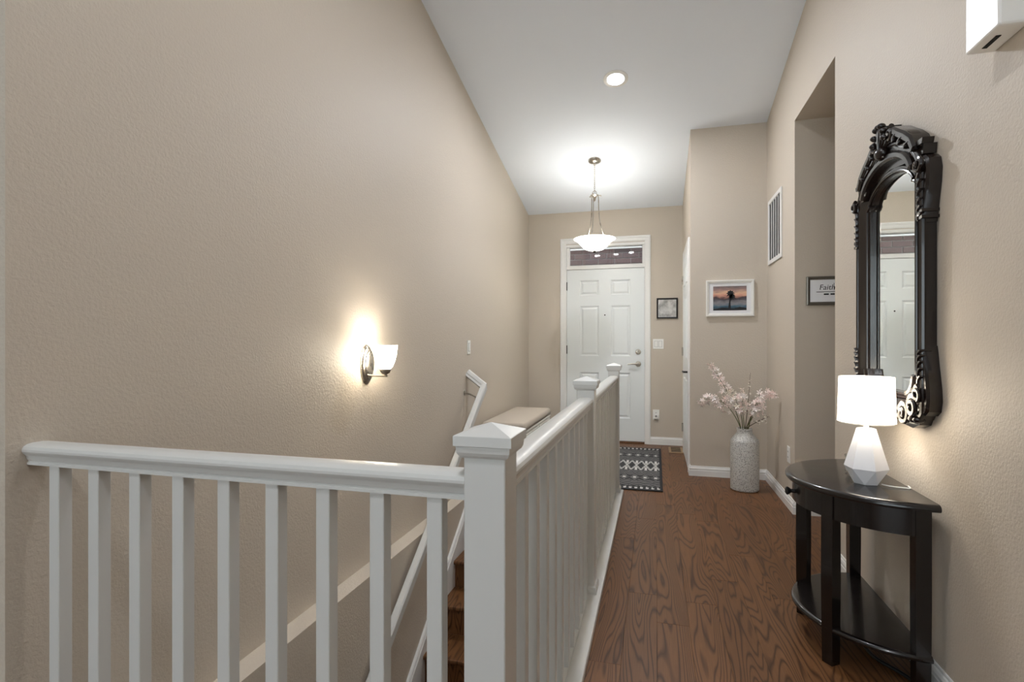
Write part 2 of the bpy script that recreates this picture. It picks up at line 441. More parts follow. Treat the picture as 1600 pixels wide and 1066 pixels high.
baseboard('baseboard_passage', 'white baseboard inside the passage', [(2.6, OY1, 0), (XR + .101, OY1, 0)][::-1])

# ------------------------------------------------------------------ front door, casing, transom
cas = thing('trim_1', 'white casing around the front door and transom', 'casing', (-.58, YD, 0), kind='structure')
CPROF = [(0, 0), (.067, 0), (.067, .013), (.060, .017), (.045, .017), (.040, .014), (.012, .011), (.006, .008), (0, .006)]
bm = BM()
def casing(bm, x0, x1, zt, y, wd=.067):
    # inner edges x0/x1/zt; profile spans outward and toward -y
    pts = [((x0, zt), (-1, 1))]
    rs = []
    for (px, pz, sx, sz) in ((x0, 0, -1, 0), (x0, zt, -1, 1), (x1, zt, 1, 1), (x1, 0, 1, 0)):
        rs.append([(px + sx * a * wd / .067, y - b_, pz + sz * a * wd / .067) for a, b_ in CPROF])
    rings(bm, rs)
casing(bm, -1.038, -.12, 2.352, YD)
obj('casing', bm, M_TRIM, cas)
bm = BM()
box(bm, DX0, DX0 + .014, YD, YD + .14, 0, DZT); box(bm, DX1 - .007, DX1, YD, YD + .14, 0, DZT)
obj('jamb', bm, M_TRIM, cas)
bm = BM(); box(bm, DX0 + .014, DX1 - .007, YD, YD + .14, DZT - .03, DZT); obj('head_jamb', bm, M_TRIM, cas)
bm = BM(); box(bm, DX0 + .014, DX1 - .007, YD + .004, YD + .12, 2.048, 2.086, .004); obj('mullion', bm, M_TRIM, cas)
bm = BM(); box(bm, DX0 + .014, DX1 - .007, YD - .012, YD + .13, 0, .018, .005); obj('threshold', bm, M_WOOD, cas)
tr = thing('window_1', 'narrow glass transom over the front door showing brickwork', 'window', (-.58, YD + .05, 2.086), kind='structure')
for nm, a, b_, c_, d_ in (('stile', DX0 + .014, -.995, 2.086, 2.315), ('stile', -.147, DX1 - .007, 2.086, 2.315), ('rail', -.995, -.147, 2.309, 2.315), ('rail', -.995, -.147, 2.086, 2.097)):
    bm = BM(); box(bm, a, b_, YD + .02, YD + .07, c_, d_, .003); obj(nm, bm, M_TRIM, tr)
bm = BM(); box(bm, -.995, -.147, YD + .045, YD + .051, 2.097, 2.309); obj('pane', bm, M_PANE, tr)

def panel_mesh(w_, h_):
    """raised door panel, local: x width, z height, face toward -y at y=0"""
    bmp = BM(); rs = []
    for ins, d in ((0, 0), (.006, .004), (.014, .009), (.022, .0095), (.036, .003), (.040, .002)):
        rs.append([(-w_ / 2 + ins, d, -h_ / 2 + ins), (w_ / 2 - ins, d, -h_ / 2 + ins), (w_ / 2 - ins, d, h_ / 2 - ins), (-w_ / 2 + ins, d, h_ / 2 - ins)])
    rings(bmp, rs, cap0=False)
    return bmp
def door_slab(bm, x0, x1, z0, z1, y0, y1, holes):
    xs = sorted({x0, x1} | {h[0] for h in holes} | {h[1] for h in holes}); zs = sorted({z0, z1} | {h[2] for h in holes} | {h[3] for h in holes})
    V = {}
    def v(x_, y_, z_):
        k_ = (round(x_, 5), round(y_, 5), round(z_, 5))
        if k_ not in V: V[k_] = bm.verts.new(k_)
        return V[k_]
    for a, b_ in zip(xs, xs[1:]):
        for c_, d_ in zip(zs, zs[1:]):
            bm.faces.new((v(a, y1, c_), v(a, y1, d_), v(b_, y1, d_), v(b_, y1, c_)))
            if any(h[0] - 1e-6 <= a and b_ <= h[1] + 1e-6 and h[2] - 1e-6 <= c_ and d_ <= h[3] + 1e-6 for h in holes): continue
            bm.faces.new((v(a, y0, c_), v(b_, y0, c_), v(b_, y0, d_), v(a, y0, d_)))
    for a, b_ in zip(xs, xs[1:]):
        for z_ in (z0, z1): bm.faces.new((v(a, y0, z_), v(b_, y0, z_), v(b_, y1, z_), v(a, y1, z_)))
    for c_, d_ in zip(zs, zs[1:]):
        for x_ in (x0, x1): bm.faces.new((v(x_, y0, c_), v(x_, y1, c_), v(x_, y1, d_), v(x_, y0, d_)))
fd = thing('door_1', 'white six panel front door with a nickel lever', 'door', (-.58, YD + .03, .018), kind='structure')
FX0, FX1, FZ0, FZ1, FY = -1.028, -.123, .022, 2.044, YD + .012
PX = [(-.872, -.645), (-.508, -.281)]; PZ = [(.285, .82), (1.015, 1.61), (1.735, 1.915)]
holes = [(a, b_, c_, d_) for a, b_ in PX for c_, d_ in PZ]
bm = BM(); door_slab(bm, FX0, FX1, FZ0, FZ1, FY, FY + .045, holes); obj('slab', bm, M_DOOR, fd)
for a, b_, c_, d_ in holes:
    o = obj('panel', panel_mesh(b_ - a, d_ - c_), M_DOOR); o.parent = fd; o.location = Vector(((a + b_) / 2, FY, (c_ + d_) / 2)) - Vector(fd.location)
def rosette(name, x_, z_, r, parent):
    bm = BM(); lathe(bm, [(r, 0), (r, -.006), (r * .85, -.012), (r * .45, -.014)], (x_, FY, z_), 24, axis='Y'); return obj(name, bm, M_NICKEL, parent, True)
db = rosette('deadbolt', -.193, 1.066, .032, fd)
bm = BM(); box(bm, -.197, -.189, FY - .028, FY - .012, 1.048, 1.084, .003); attach(obj('thumb_turn', bm, M_NICKEL), db)
lv = rosette('lever_rose', -.193, .925, .032, fd)
bm = BM(); tube(bm, [(-.193, FY - .012, .925), (-.193, FY - .05, .925), (-.21, FY - .058, .925), (-.26, FY - .058, .927), (-.31, FY - .055, .921)], [.011, .010, .010, .009, .007], 10); attach(obj('lever', bm, M_NICKEL, None, True), lv)
bm = BM(); lathe(bm, [(.008, 0), (.008, -.003), (.004, -.004)], (-.577, FY, 1.50), 16, axis='Y'); obj('peephole', bm, M_DARKMETAL, fd)
for z_ in (.25, 1.09, 1.85):
    bm = BM(); tube(bm, [(FX0 - .002, FY - .006, z_ - .05), (FX0 - .002, FY - .006, z_ + .05)], .007, 8); obj('hinge', bm, M_DARKMETAL, fd)
for z_ in (.925, 1.066):
    bm = BM(); box(bm, FX1 + .001, FX1 + .004, FY - .002, FY + .02, z_ - .03, z_ + .03); obj('strike_plate', bm, M_DARKMETAL, fd)
bm = BM(); box(bm, FX0, FX1, FY + .005, FY + .04, .0185, .0225); obj('door_sweep', bm, M_BLACK, fd)

# ------------------------------------------------------------------ closet door on the side of the closet (seen edge-on)
cl = thing('door_2', 'white closet door seen edge-on beside the grey-beige wall', 'door', (XC, 5.55, 0), kind='structure')
bm = BM()
rs = []
for (py, pz, sy, sz) in ((5.14, 0, -1, 0), (5.14, 2.06, -1, 1), (5.93, 2.06, 1, 1), (5.93, 0, 1, 0)):
    rs.append([(XC - b_, py + sy * a, pz + sz * a) for a, b_ in CPROF])
rings(bm, rs); obj('casing', bm, M_TRIM, cl)
bm = BM(); box(bm, XC - .012, XC - .001, 5.143, 5.927, .012, 2.055, .002); obj('slab', bm, M_DOOR, cl)
for z0_, z1_ in ((.25, .82), (1.02, 1.61), (1.74, 1.92)):
    for y0_, y1_ in ((5.25, 5.48), (5.59, 5.82)):
        bm = BM(); rs = []
        for ins, d in ((0, 0), (.01, .006), (.02, .006), (.035, .002)):
            rs.append([(XC - .012 - d, y0_ + ins, z0_ + ins), (XC - .012 - d, y1_ - ins, z0_ + ins), (XC - .012 - d, y1_ - ins, z1_ - ins), (XC - .012 - d, y0_ + ins, z1_ - ins)])
        rings(bm, rs, cap0=False); obj('panel', bm, M_DOOR, cl)
for z_ in (.28, 1.08, 1.83):
    bm = BM(); tube(bm, [(XC - .024, 5.92, z_ - .045), (XC - .024, 5.92, z_ + .045)], .008, 8); obj('hinge', bm, M_NICKEL, cl)
bm = BM(); tube(bm, [(XC - .012, 5.2, .90), (XC - .045, 5.2, .90), (XC - .05, 5.23, .90), (XC - .05, 5.30, .90)], .009, 8); obj('lever', bm, M_DARKMETAL, cl, True)

# ------------------------------------------------------------------ porch brick wall outside
bw = thing('wall_outside', 'red-brown brick wall of the porch behind the transom', 'wall', (0, 7.25, 0), kind='structure')
bm = BM(); box(bm, -2.6, 1.6, 7.15, 7.35, -.1, 3.3); obj('mortar', bm, M_MORTAR, bw)
bm = BM(); box(bm, -.1, .1, -.012, .006, -.031, .031, .003, 1)
first = obj('brick', bm, M_BRICK); nb = 0
for r in range(16):
    z_ = 1.88 + r * .073
    for k in range(14):
        x_ = -2.2 + k * .21 + (.105 if r % 2 else 0)
        o = first if nb == 0 else dup(first); o.parent = bw; o.location = Vector((x_, 7.15, z_)) - Vector(bw.location); nb += 1
bm = BM(); box(bm, -2.6, 1.6, 7.09, 7.14, 2.405, 2.60, .004)
tag(obj('trim_4', bm, M_TRIM), 'white frieze board on the porch bricks behind the transom', 'trim', kind='structure')
bm = BM(); box(bm, -3, 2.2, YD + .14, 7.15, -.12, -.03)
tag(obj('floor_porch', bm, M_CONCRETE), 'concrete porch floor outside the front door', 'floor', kind='structure')

# ------------------------------------------------------------------ staircase
st = thing('staircase', 'dark oak stairs going down behind the white railing', 'staircase', (-.9, Y0, -.19), kind='structure')
RI, GO = 0.19, 0.258
for k in range(1, 13):
    y_ = Y0 - GO * k; z_ = -RI * k
    bm = BM(); box(bm, XL + .098, X1 - .003, y_ - .028, y_ + GO + .002, z_ - .027, z_, .010); obj('tread', bm, M_WOOD, st)
for k in range(0, 13):
    y_ = Y0 - GO * k; z_ = -RI * k
    bm = BM(); box(bm, XL + .098, X1 - .003, y_, y_ + .018, z_ - RI - .012, z_ - .020); obj('riser', bm, M_WOOD, st)
# skirt boards following the flight
def skirt(name, label, xa, xb):
    bm = BM(); sl = RI / GO
    ya, yb = Y0 - .02, .95
    f_ = lambda y_, d: -(Y0 - y_) * sl + d
    sgn = 1 if xb > xa else -1
    rs = []
    for y_ in (ya, yb):
        t_ = f_(y_, .115); b0 = f_(y_, -.30)
        rs.append([(xa, y_, b0), (xb, y_, b0), (xb, y_, t_ - .035), (xb - sgn * .004, y_, t_ - .031), (xb - sgn * .004, y_, t_ - .020), (xb - sgn * .002, y_, t_ - .016), (xb - sgn * .007, y_, t_ - .004), (xb - sgn * .011, y_, t_), (xa, y_, t_)])
    rings(bm, rs)
    return tag(obj(name, bm, M_TRIM), label, 'skirting', kind='structure')
skirt('trim_2', 'white skirt board following the stairs down the left wall', XL + .0955, XL + .117)
skirt('trim_3', 'white skirt board on the inner side of the stairs', X1 - .0005, X1 - .02)

# wall handrail
hr = thing('wall_handrail', 'white handrail sloping down the left wall of the stairwell', 'handrail', (XL + .14, 4.16, .80))
RP = [(-.020, -.030), (.020, -.030), (.020, -.012), (.023, -.006), (.023, .020), (.016, .029), (-.016, .029), (-.023, .020), (-.023, -.006), (-.020, -.012)]
SL = RI / GO
pB = Vector((XL + .145, 4.17, .815)); pC = Vector((XL + .145, 1.45, .815 - (4.17 - 1.45) * SL))
bm = BM(); sweep(bm, [pB + Vector((0, .0, .0)), pC], RP); obj('rail', bm, M_RAIL, hr)
bm = BM(); sweep(bm, [(XL + .001, 4.16, .925), (XL + .15, 4.165, .812)], RP, up=(0, .4, 1)); obj('wall_return', bm, M_RAIL, hr)
def bracket(y_, zrail, x0):
    b = thing('tmp', '', '', (0, 0, 0)); bpy.data.objects.remove(b)
    bm = BM(); lathe(bm, [(.022, 0), (.022, .004), (.010, .008)], (x0, y_, zrail - .10), 16, axis='X')
    tube(bm, [(x0 + .005, y_, zrail - .10), (x0 + .035, y_, zrail - .10), (XL + .145, y_, zrail - .085), (XL + .145, y_, zrail - .035)], .007, 8)
    return bm
bm = BM()
lathe(bm, [(.022, 0), (.022, .004), (.010, .008)], (XL, 4.10, .765), 16, axis='X'); tube(bm, [(XL + .004, 4.10, .765), (XL + .05, 4.09, .755), (XL + .12, 4.05, .735), (XL + .14, 4.02, .68)], .007, 8)
obj('bracket', bm, M_NICKEL, hr, True)
y_ = 2.3; zz = .815 - (4.17 - y_) * SL
obj('bracket', bracket(y_, zz, XL + .0955), M_NICKEL, hr, True)

# ------------------------------------------------------------------ railing
NW = 0.086; NXW = 0.040
NX = -0.307                                  # centre line of the side run
NY = [0.988, 2.474, 4.167]                   # newel centres
rl = thing('stair_railing', 'white railing with square balusters and newels around the stairwell', 'railing', (NX, NY[0], 0))
def newel(cy, z0):
    bm = BM(); h_ = NW / 2
    box(bm, NX - NXW, NX + NXW, cy - h_, cy + h_, z0, .968, .002, 1)
    n = obj('newel_post', bm, M_RAIL, rl)
    bm = BM(); rs = []
    for o_, z_ in ((.002, .955), (.004, .957), (.008, .960), (.011, .966), (.012, .974), (.012, .978)):
        q = h_ + o_; p = NXW + o_; rs.append([(NX - p, cy - q, z_), (NX + p, cy - q, z_), (NX + p, cy + q, z_), (NX - p, cy + q, z_)])
    rings(bm, rs); attach(obj('collar', bm, M_RAIL), n)
    bm = BM(); rs = []
    for f_, z_ in ((.97, .978), (1.0, .979), (1.0, .997), (.98, .998), (.02, 1.0165)):
        q = (h_ + .016) * f_; p = (NXW + .016) * f_; rs.append([(NX - p, cy - q, z_), (NX + p, cy - q, z_), (NX + p, cy + q, z_), (NX - p, cy + q, z_)])
    rings(bm, rs); attach(obj('cap', bm, M_RAIL), n)
    if z0 >= 0 and cy > 2:
        bm = BM(); rs = []
        for o_, z_ in ((.011, .036), (.011, .056), (.007, .066), (.001, .070)):
            q = h_ + o_; p = NXW + o_; rs.append([(NX - p, cy - q, z_), (NX + p, cy - q, z_), (NX + p, cy + q, z_), (NX - p, cy + q, z_)])
        rings(bm, rs, cap0=False); attach(obj('base_trim', bm, M_RAIL), n)
for cy in NY: newel(cy, 0.02)
hp = [(.024, 0), (.024, .008), (.021, .010), (.021, .014), (.0245, .017), (.0255, .024), (.028, .032), (.033, .038), (.0355, .045), (.0355, .052), (.032, .061), (.024, .067), (.012, .0695)]
hp = [(a, b_ * .76) for a, b_ in hp]
HPROF = hp + [(-a, b_) for a, b_ in hp[::-1]]
ZB = .869
def hrail(p0, p1):
    bm = BM(); sweep(bm, [p0, p1], HPROF); return obj('hand_rail', bm, M_RAIL, rl, True, 25)
hrail((XL, NY[0] + .001, ZB), (NX - NXW + .003, NY[0], ZB))
hrail((NX, NY[0] + NW / 2 - .003, ZB), (NX, NY[1] - NW / 2 + .003, ZB))
hrail((NX, NY[1] + NW / 2 - .003, ZB), (NX, NY[2] - NW / 2 + .003, ZB))
# curb the balusters stand on
bm = BM(); box(bm, -.388, -.237, .96, NY[2] + .055, 0, .036, .006); obj('curb', bm, M_RAIL, rl)
bm = BM(); box(bm, XL + .001, -.388, .925, 1.06, 0, .036, .006); obj('curb', bm, M_RAIL, rl)
bm = BM(); box(bm, -.388, -.378, 1.06, NY[2] + .05, -.24, .0, .002); obj('fascia', bm, M_RAIL, rl)
bm = BM(); box(bm, XL + .001, -.388, 1.05, 1.06, -.24, .0, .002); obj('fascia', bm, M_RAIL, rl)
BW = .032
bm = BM(); box(bm, -BW / 2, BW / 2, -BW / 2, BW / 2, .036, ZB + .004, .0015, 1)
b0 = obj('baluster', bm, M_RAIL); used = False
def baluster(x_, y_):
    global used
    o = b0 if not used else dup(b0); used = True
    o.parent = rl; o.location = Vector((x_, y_, 0)) - Vector(rl.location)
for k in range(9): baluster(-1.418 + .1250 * k, NY[0] - .002)
ys = []
for a, b_ in ((NY[0], NY[1]), (NY[1], NY[2])):
    n = round((b_ - a - NW) / .122); s_ = (b_ - a - NW) / n
    for k in range(n): ys.append(a + NW / 2 + s_ * (k + .5))
for y_ in ys: baluster(NX, y_)
fil = None
for y_, yn in zip(ys, ys[1:]):
    if yn - y_ > .2: continue
    if fil is None:
        bm = BM(); box(bm, -.017, .017, -(yn - y_ - BW) / 2, (yn - y_ - BW) / 2, .036, .044, .002, 1); fil = obj('fillet', bm, M_RAIL); o = fil
    else: o = dup(fil)
    o.parent = rl; o.location = Vector((NX, (y_ + yn) / 2, 0)) - Vector(rl.location)

# ------------------------------------------------------------------ wall sconce
SY, SX = 2.56, XL + .119
sc = thing('wall_sconce', 'lit nickel wall sconce with a white glass cup shade', 'wall lamp', (XL, SY + .01, .95))
bm = BM(); lathe(bm, [(.062, 0), (.062, .006), (.055, .010), (.053, .015), (.044, .018), (.042, .024), (.020, .027)], (XL, SY + .01, 1.055), 40, sx=1.0, sy=1.0, axis='X')
for v in bm.verts: v.co.z = 1.055 + (v.co.z - 1.055) * 1.72
obj('back_plate', bm, M_NICKEL, sc, True)
bm = BM(); tube(bm, [(XL + .02, SY + .005, .995), (SX + .012, SY, .995)], .006, 10); obj('arm', bm, M_NICKEL, sc, True)
bm = BM(); lathe(bm, [(.006, .995), (.008, 1.003), (.024, 1.012), (.030, 1.026), (.030, 1.032)], (SX, SY, 0), 24); obj('fitter', bm, M_NICKEL, sc, True)
prof = [(.026, 1.032), (.038, 1.046), (.048, 1.068), (.056, 1.098), (.061, 1.13), (.0635, 1.157)]
bm = BM(); lathe(bm, prof + [(r - .003, z) for r, z in prof[::-1]], (SX, SY, 0), 32); obj('glass_shade', bm, M_OPAL, sc, True)
light('sconce_bulb', 'POINT', (SX, SY, 1.115), P_SCONCE, WARM, .02, parent=sc)

# small switch on the left wall
def wall_plate(name, label, face, pos, wd, ht, rockers=1, kind='switch'):
    """face: 'L' on left wall (+x out), 'F' on door wall (-y out), 'R' on right wall (-x out)"""
    t = thing(name, label, 'light switch' if kind == 'switch' else 'outlet', pos)
    def place(a0, a1, b0_, b1, d0, d1, bev=.0015):
        bm = BM()
        if face == 'F': box(bm, pos[0] + a0, pos[0] + a1, pos[1] - d1, pos[1] - d0, pos[2] + b0_, pos[2] + b1, bev, 1)
        elif face == 'L': box(bm, pos[0] + d0, pos[0] + d1, pos[1] + a0, pos[1] + a1, pos[2] + b0_, pos[2] + b1, bev, 1)
        else: box(bm, pos[0] - d1, pos[0] - d0, pos[1] + a0, pos[1] + a1, pos[2] + b0_, pos[2] + b1, bev, 1)
        return bm
    obj('plate', place(-wd / 2, wd / 2, -ht / 2, ht / 2, 0, .006), M_PLASTIC, t)
    for k in range(rockers):
        cx = (k - (rockers - 1) / 2) * .046
        if kind == 'switch': obj('rocker_gap_shade', place(cx - .0185, cx + .0185, -.0355, .0355, .006, .0064, 0), M_GREYPL_GAP, t); obj('rocker', place(cx - .016, cx + .016, -.033, .033, .006, .010), M_PLASTIC, t)  # thin grey plate paints the shaded gap around each rocker
        else:
            for zz in (-.02, .02):
                s = obj('socket', place(cx - .016, cx + .016, zz - .013, zz + .013, .006, .008), M_PLASTIC, t)
                for q in (-.006, .006): attach(obj('slot', place(cx + q - .0015, cx + q + .0015, zz - .004, zz + .006, .008, .0085, 0), M_DARK), s)
    return t
wall_plate('light_switch', 'small white switch on the left wall above the handrail', 'L', (XL, 4.196, 1.134), .07, .115)
wall_plate('light_switch', 'white double switch between front door and closet', 'F', (.032, YD, 1.158), .118, .115, 2)
t = wall_plate('wall_outlet', 'white outlet with plugged-in night light below the double switch', 'F', (.008, YD, .345), .072, .115, 1, 'outlet')
bm = BM(); box(bm, -.014, .030, YD - .034, YD - .0086, .295, .345, .008); nl = obj('night_light', bm, M_PLASTIC, t)
bm = BM(); lathe(bm, [(.012, 0), (.012, -.004), (.006, -.006)], (.008, YD - .034, .33), 16, axis='Y'); attach(obj('night_light_lens', bm, M_GREYPL_GAP), nl)
wall_plate('wall_outlet', 'white outlet low on the right wall behind the console', 'R', (XR, 4.187, .375), .072, .115, 1, 'outlet')

# ------------------------------------------------------------------ pendant lamp
PXc, PYc = -.581, 5.32; PZc = zc(PYc)
pn = thing('pendant_lamp', 'nickel pendant lamp with a lit white glass bowl on three rods', 'pendant lamp', (PXc, PYc, 2.06))
bm = BM(); lathe(bm, [(.062, 0), (.062, -.008), (.052, -.020), (.022, -.030), (.010, -.034), (.010, -.05), (.004, -.055)], (0, 0, 0), 28)
for v in bm.verts:
    tilt = -.228 * v.co.y * max(0, 1 + v.co.z / .03)
    v.co = Vector((PXc + v.co.x, PYc + v.co.y, PZc + v.co.z + tilt))
obj('canopy', bm, M_NICKEL, pn, True)
z_ = PZc - .05; k = 0
while z_ > 2.675:
    bm = BM(); pts = []
    for q in range(12):
        a = 2 * PI * q / 12; dx = .006 * math.cos(a); dz = .0125 * math.sin(a)
        pts.append((PXc + (dx if k % 2 else 0), PYc + (0 if k % 2 else dx), z_ - .0085 + dz))
    tube(bm, pts, .0018, 5, True); obj('chain_link', bm, M_NICKEL, pn, True); z_ -= .019; k += 1
bm = BM(); tube(bm, [(PXc + .02 * math.cos(a), PYc + .004, 2.655 + .02 * math.sin(a)) for a in [2 * PI * q / 16 for q in range(16)]], .003, 6, True); obj('loop', bm, M_NICKEL, pn, True)
bm = BM(); lathe(bm, [(.006, 2.645), (.012, 2.638), (.040, 2.634), (.042, 2.628), (.022, 2.618), (.014, 2.60), (.010, 2.58), (.004, 2.572)], (PXc, PYc, 0), 28); obj('hub', bm, M_NICKEL, pn, True)
for a in (0.35, 0.35 + 2 * PI / 3, 0.35 + 4 * PI / 3):
    cs, sn = math.cos(a), math.sin(a); pts = []
    for r_, zz in ((.036, 2.632), (.040, 2.60), (.041, 2.52), (.045, 2.43), (.060, 2.34), (.085, 2.26), (.122, 2.19)): pts.append((PXc + cs * r_, PYc + sn * r_, zz))
    bm = BM(); tube(bm, pts, .0042, 8); rd = obj('rod', bm, M_NICKEL, pn, True)
    bm = BM(); tube(bm, [(PXc + cs * .122, PYc + sn * .122, 2.19), (PXc + cs * .175, PYc + sn * .175, 2.168)], .005, 8); attach(obj('bowl_screw', bm, M_NICKEL), rd)
    bm = BM(); tube(bm, [(PXc + cs * .034, PYc + sn * .034, 2.63), (PXc + cs * .066, PYc + sn * .066, 2.63)], [.004, .0075], 8); obj('hub_knob', bm, M_NICKEL, pn, True)
bp_ = [(.012, 2.082), (.05, 2.085), (.085, 2.096), (.112, 2.115), (.134, 2.140), (.155, 2.164), (.180, 2.184), (.200, 2.194), (.203, 2.199)]
bm = BM(); lathe(bm, bp_ + [(r - .004, z + .002) for r, z in bp_[::-1]], (PXc, PYc, 0), 48); obj('glass_bowl', bm, M_OPAL2, pn, True)
bm = BM(); lathe(bm, [(.004, 2.060), (.012, 2.066), (.016, 2.076), (.014, 2.083)], (PXc, PYc, 0), 20); obj('finial', bm, M_DARKMETAL, pn, True)
light('pendant_bulb', 'POINT', (PXc, PYc, 2.175), P_PENDANT, SOFT, .05, parent=pn)

# ------------------------------------------------------------------ recessed cans
def can(name, label, x_, y_, z_, tilt, power, group=None):
    t = thing(name, label, 'ceiling light', (x_, y_, z_), group)
    R_ = Matrix.Translation((x_, y_, z_)) @ Matrix.Rotation(tilt, 4, 'X')
    bm = BM(); lathe(bm, [(.060, .001), (.095, .001), (.095, -.004), (.088, -.008), (.064, -.006)], (0, 0, 0), 36, cap0=False, cap1=False); bm.transform(R_); obj('trim_ring', bm, M_PLASTIC, t, True)
    bm = BM(); lathe(bm, [(.066, -.006), (.045, -.009), (.002, -.010)], (0, 0, 0), 32); bm.transform(R_); obj('lens', bm, M_LENS, t, True)
    p = R_ @ Vector((0, 0, -.02))
    l = light('can_lamp', 'AREA', p, power, SOFT, .12, (tilt, 0, 0), math.radians(178), parent=t)
    return t
TILT = -math.atan(.228)
can('recessed_light', 'round lit recessed light in the sloping hall ceiling', -.298, 4.223, zc(4.223), TILT, P_CAN_HALL)
can('recessed_light', 'added unseen fill light where the sloping ceiling meets the flat one', -.298, 1.7, ZF, 0, P_FILL_NEAR)  # out of view, added to brighten both side walls from above
can('recessed_light', 'added unseen fill light in the flat ceiling straight above the viewer', -.298, -.4, ZF, 0, P_FILL_BACK)  # unseen overhead fill, added to balance the light levels
for k, (x_, y_) in enumerate(((-1.55, -2.05), (-1.04, -1.97), (-.62, -1.75))):
    can('recessed_light', ('leftmost', 'middle', 'rightmost')[k] + ' of three recessed lights behind the viewer, mirrored in the transom', x_, y_, ZF, 0, P_CAN_ROOM, 'recessed lights of the room behind')

# ------------------------------------------------------------------ return-air grille and floor register
vg = thing('air_grille', 'white return air grille high on the right wall', 'vent', (XR, 4.63, 1.815))
GY0, GY1, GZ0, GZ1 = 4.395, 4.872, 1.815, 2.347
for a, b_, c_, d_ in ((GY0, GY0 + .035, GZ0, GZ1), (GY1 - .035, GY1, GZ0, GZ1), (GY0 + .035, GY1 - .035, GZ0, GZ0 + .035), (GY0 + .035, GY1 - .035, GZ1 - .035, GZ1)):
    bm = BM(); box(bm, XR - .012, XR, a, b_, c_, d_, .003, 1); obj('frame', bm, M_TRIM, vg)
bm = BM(); box(bm, XR - .003, XR - .0005, GY0 + .03, GY1 - .03, GZ0 + .03, GZ1 - .03); obj('dark_backing', bm, M_DARK, vg)  # near-black sheet paints the shade of the recess behind the slats
n = 4
for k in range(n):
    yy = GY0 + .035 + (GY1 - GY0 - .07) * (k + 1) / (n + 1)
    bm = BM(); box(bm, XR - .009, XR - .003, yy - .005, yy + .005, GZ0 + .036, GZ1 - .036); obj('slat', bm, M_TRIM, vg)
fv = thing('floor_register', 'tan floor register near the front door corner', 'vent', (.215, 6.08, 0))
bm = BM(); box(bm, .14, .29, 5.925, 6.235, .0005, .006, .003, 1); obj('register_frame', bm, plain('tan_metal', (160, 132, 100), .5), fv)
for k in range(6):
    yy = 5.965 + k * .046; bm = BM(); box(bm, .165, .265, yy, yy + .026, .006, .0068); obj('register_slot', bm, M_DARK, fv)

# ------------------------------------------------------------------ door chime
ch = thing('door_chime', 'white chime box high on the right wall at the picture corner', 'chime', (XR, 1.71, 1.983))
bm = BM(); box(bm, .850, XR, 1.645, 1.80, 1.985, 2.20, .006); obj('cover', bm, M_PLASTIC, ch)
bm = BM(); box(bm, .872, .884, 1.70, 1.765, 1.9835, 1.9856); obj('slot', bm, M_DARK, ch)

# ------------------------------------------------------------------ pictures
def frame_on_y(name, label, x0, x1, z0, z1, y, fw, fmat, fd_=.022, mat_w=.05):
    t = thing(name, label, 'picture', ((x0 + x1) / 2, y, z0))
    rs = []
    fp = [(0, 0), (0, fd_), (fw * .3, fd_ + .002), (fw * .9, fd_ - .003), (fw, fd_ - .008), (fw, 0)]
    bm = BM()
    for (sx, sz, px, pz) in ((1, 1, x0, z0), (-1, 1, x1, z0), (-1, -1, x1, z1), (1, -1, x0, z1)):
        rs.append([(px + sx * a, y - b_, pz + sz * a) for a, b_ in fp])
    rings(bm, rs, closed=True); obj('frame', bm, fmat, t)
    bm = BM(); box(bm, x0 + fw, x1 - fw, y - .012, y - .002, z0 + fw, z1 - fw); obj('mat_board', bm, plain('mat_board', (244, 244, 246), .8), t)
    return t
M_WFRAME = plain('white_frame', (228, 226, 220), .4)
M_BFRAME = plain('black_frame', (18, 15, 15), .4)
M_SFRAME = plain('pewter_frame', (120, 116, 108), .35, .8)
def pane_on(t, x0, x1, z0, z1, y):
    bm = BM(); bm.faces.new([bm.verts.new(q) for q in ((x0, y - .014, z0), (x1, y - .014, z0), (x1, y - .014, z1), (x0, y - .014, z1))]); obj('glass', bm, M_PICGLASS, t)
pf = frame_on_y('framed_photograph', 'white framed sunset beach photograph above the floor vase', .429, .817, 1.40, 1.715, YV, .026, M_WFRAME)
def sunset():
    m, nt, b = new_mat('sunset_print')
    N = nt.nodes.new; L = nt.links.new
    tc = N('ShaderNodeTexCoord'); sp = N('ShaderNodeSeparateXYZ'); L(tc.outputs['Generated'], sp.inputs[0])
    mp = N('ShaderNodeMapping'); mp.inputs['Scale'].default_value = (3, 1, 9); L(tc.outputs['Generated'], mp.inputs[0])
    no = N('ShaderNodeTexNoise'); no.inputs['Scale'].default_value = 1.3; no.inputs['Detail'].default_value = 4; L(mp.outputs[0], no.inputs['Vector'])
    ad = N('ShaderNodeMath'); ad.operation = 'MULTIPLY_ADD'; ad.inputs[1].default_value = .34; L(no.outputs['Fac'], ad.inputs[0]); 
    s = N('ShaderNodeMath'); s.operation = 'SUBTRACT'; s.inputs[1].default_value = .17; L(sp.outputs['Z'], s.inputs[0]); L(s.outputs[0], ad.inputs[2])
    cr = N('ShaderNodeValToRGB'); el = cr.color_ramp.elements
    el[0].position = 0; el[0].color = lin((28, 34, 44)); el[1].position = 1; el[1].color = lin((120, 112, 112))
    for p_, c_ in ((.16, (70, 108, 130)), (.30, (150, 146, 150)), (.42, (96, 92, 98)), (.50, (70, 52, 58)), (.60, (222, 160, 140)), (.72, (236, 196, 162)), (.84, (178, 140, 134))):
        e = el.new(p_); e.color = lin(c_)
    L(ad.outputs[0], cr.inputs[0]); L(cr.outputs[0], b.inputs['Base Color']); b.inputs['Roughness'].default_value = .5
    return m
bm = BM(); box(bm, .487, .757, YV - .0128, YV - .0121, 1.452, 1.662); pr = obj('print', bm, sunset(), pf)
bm = BM()
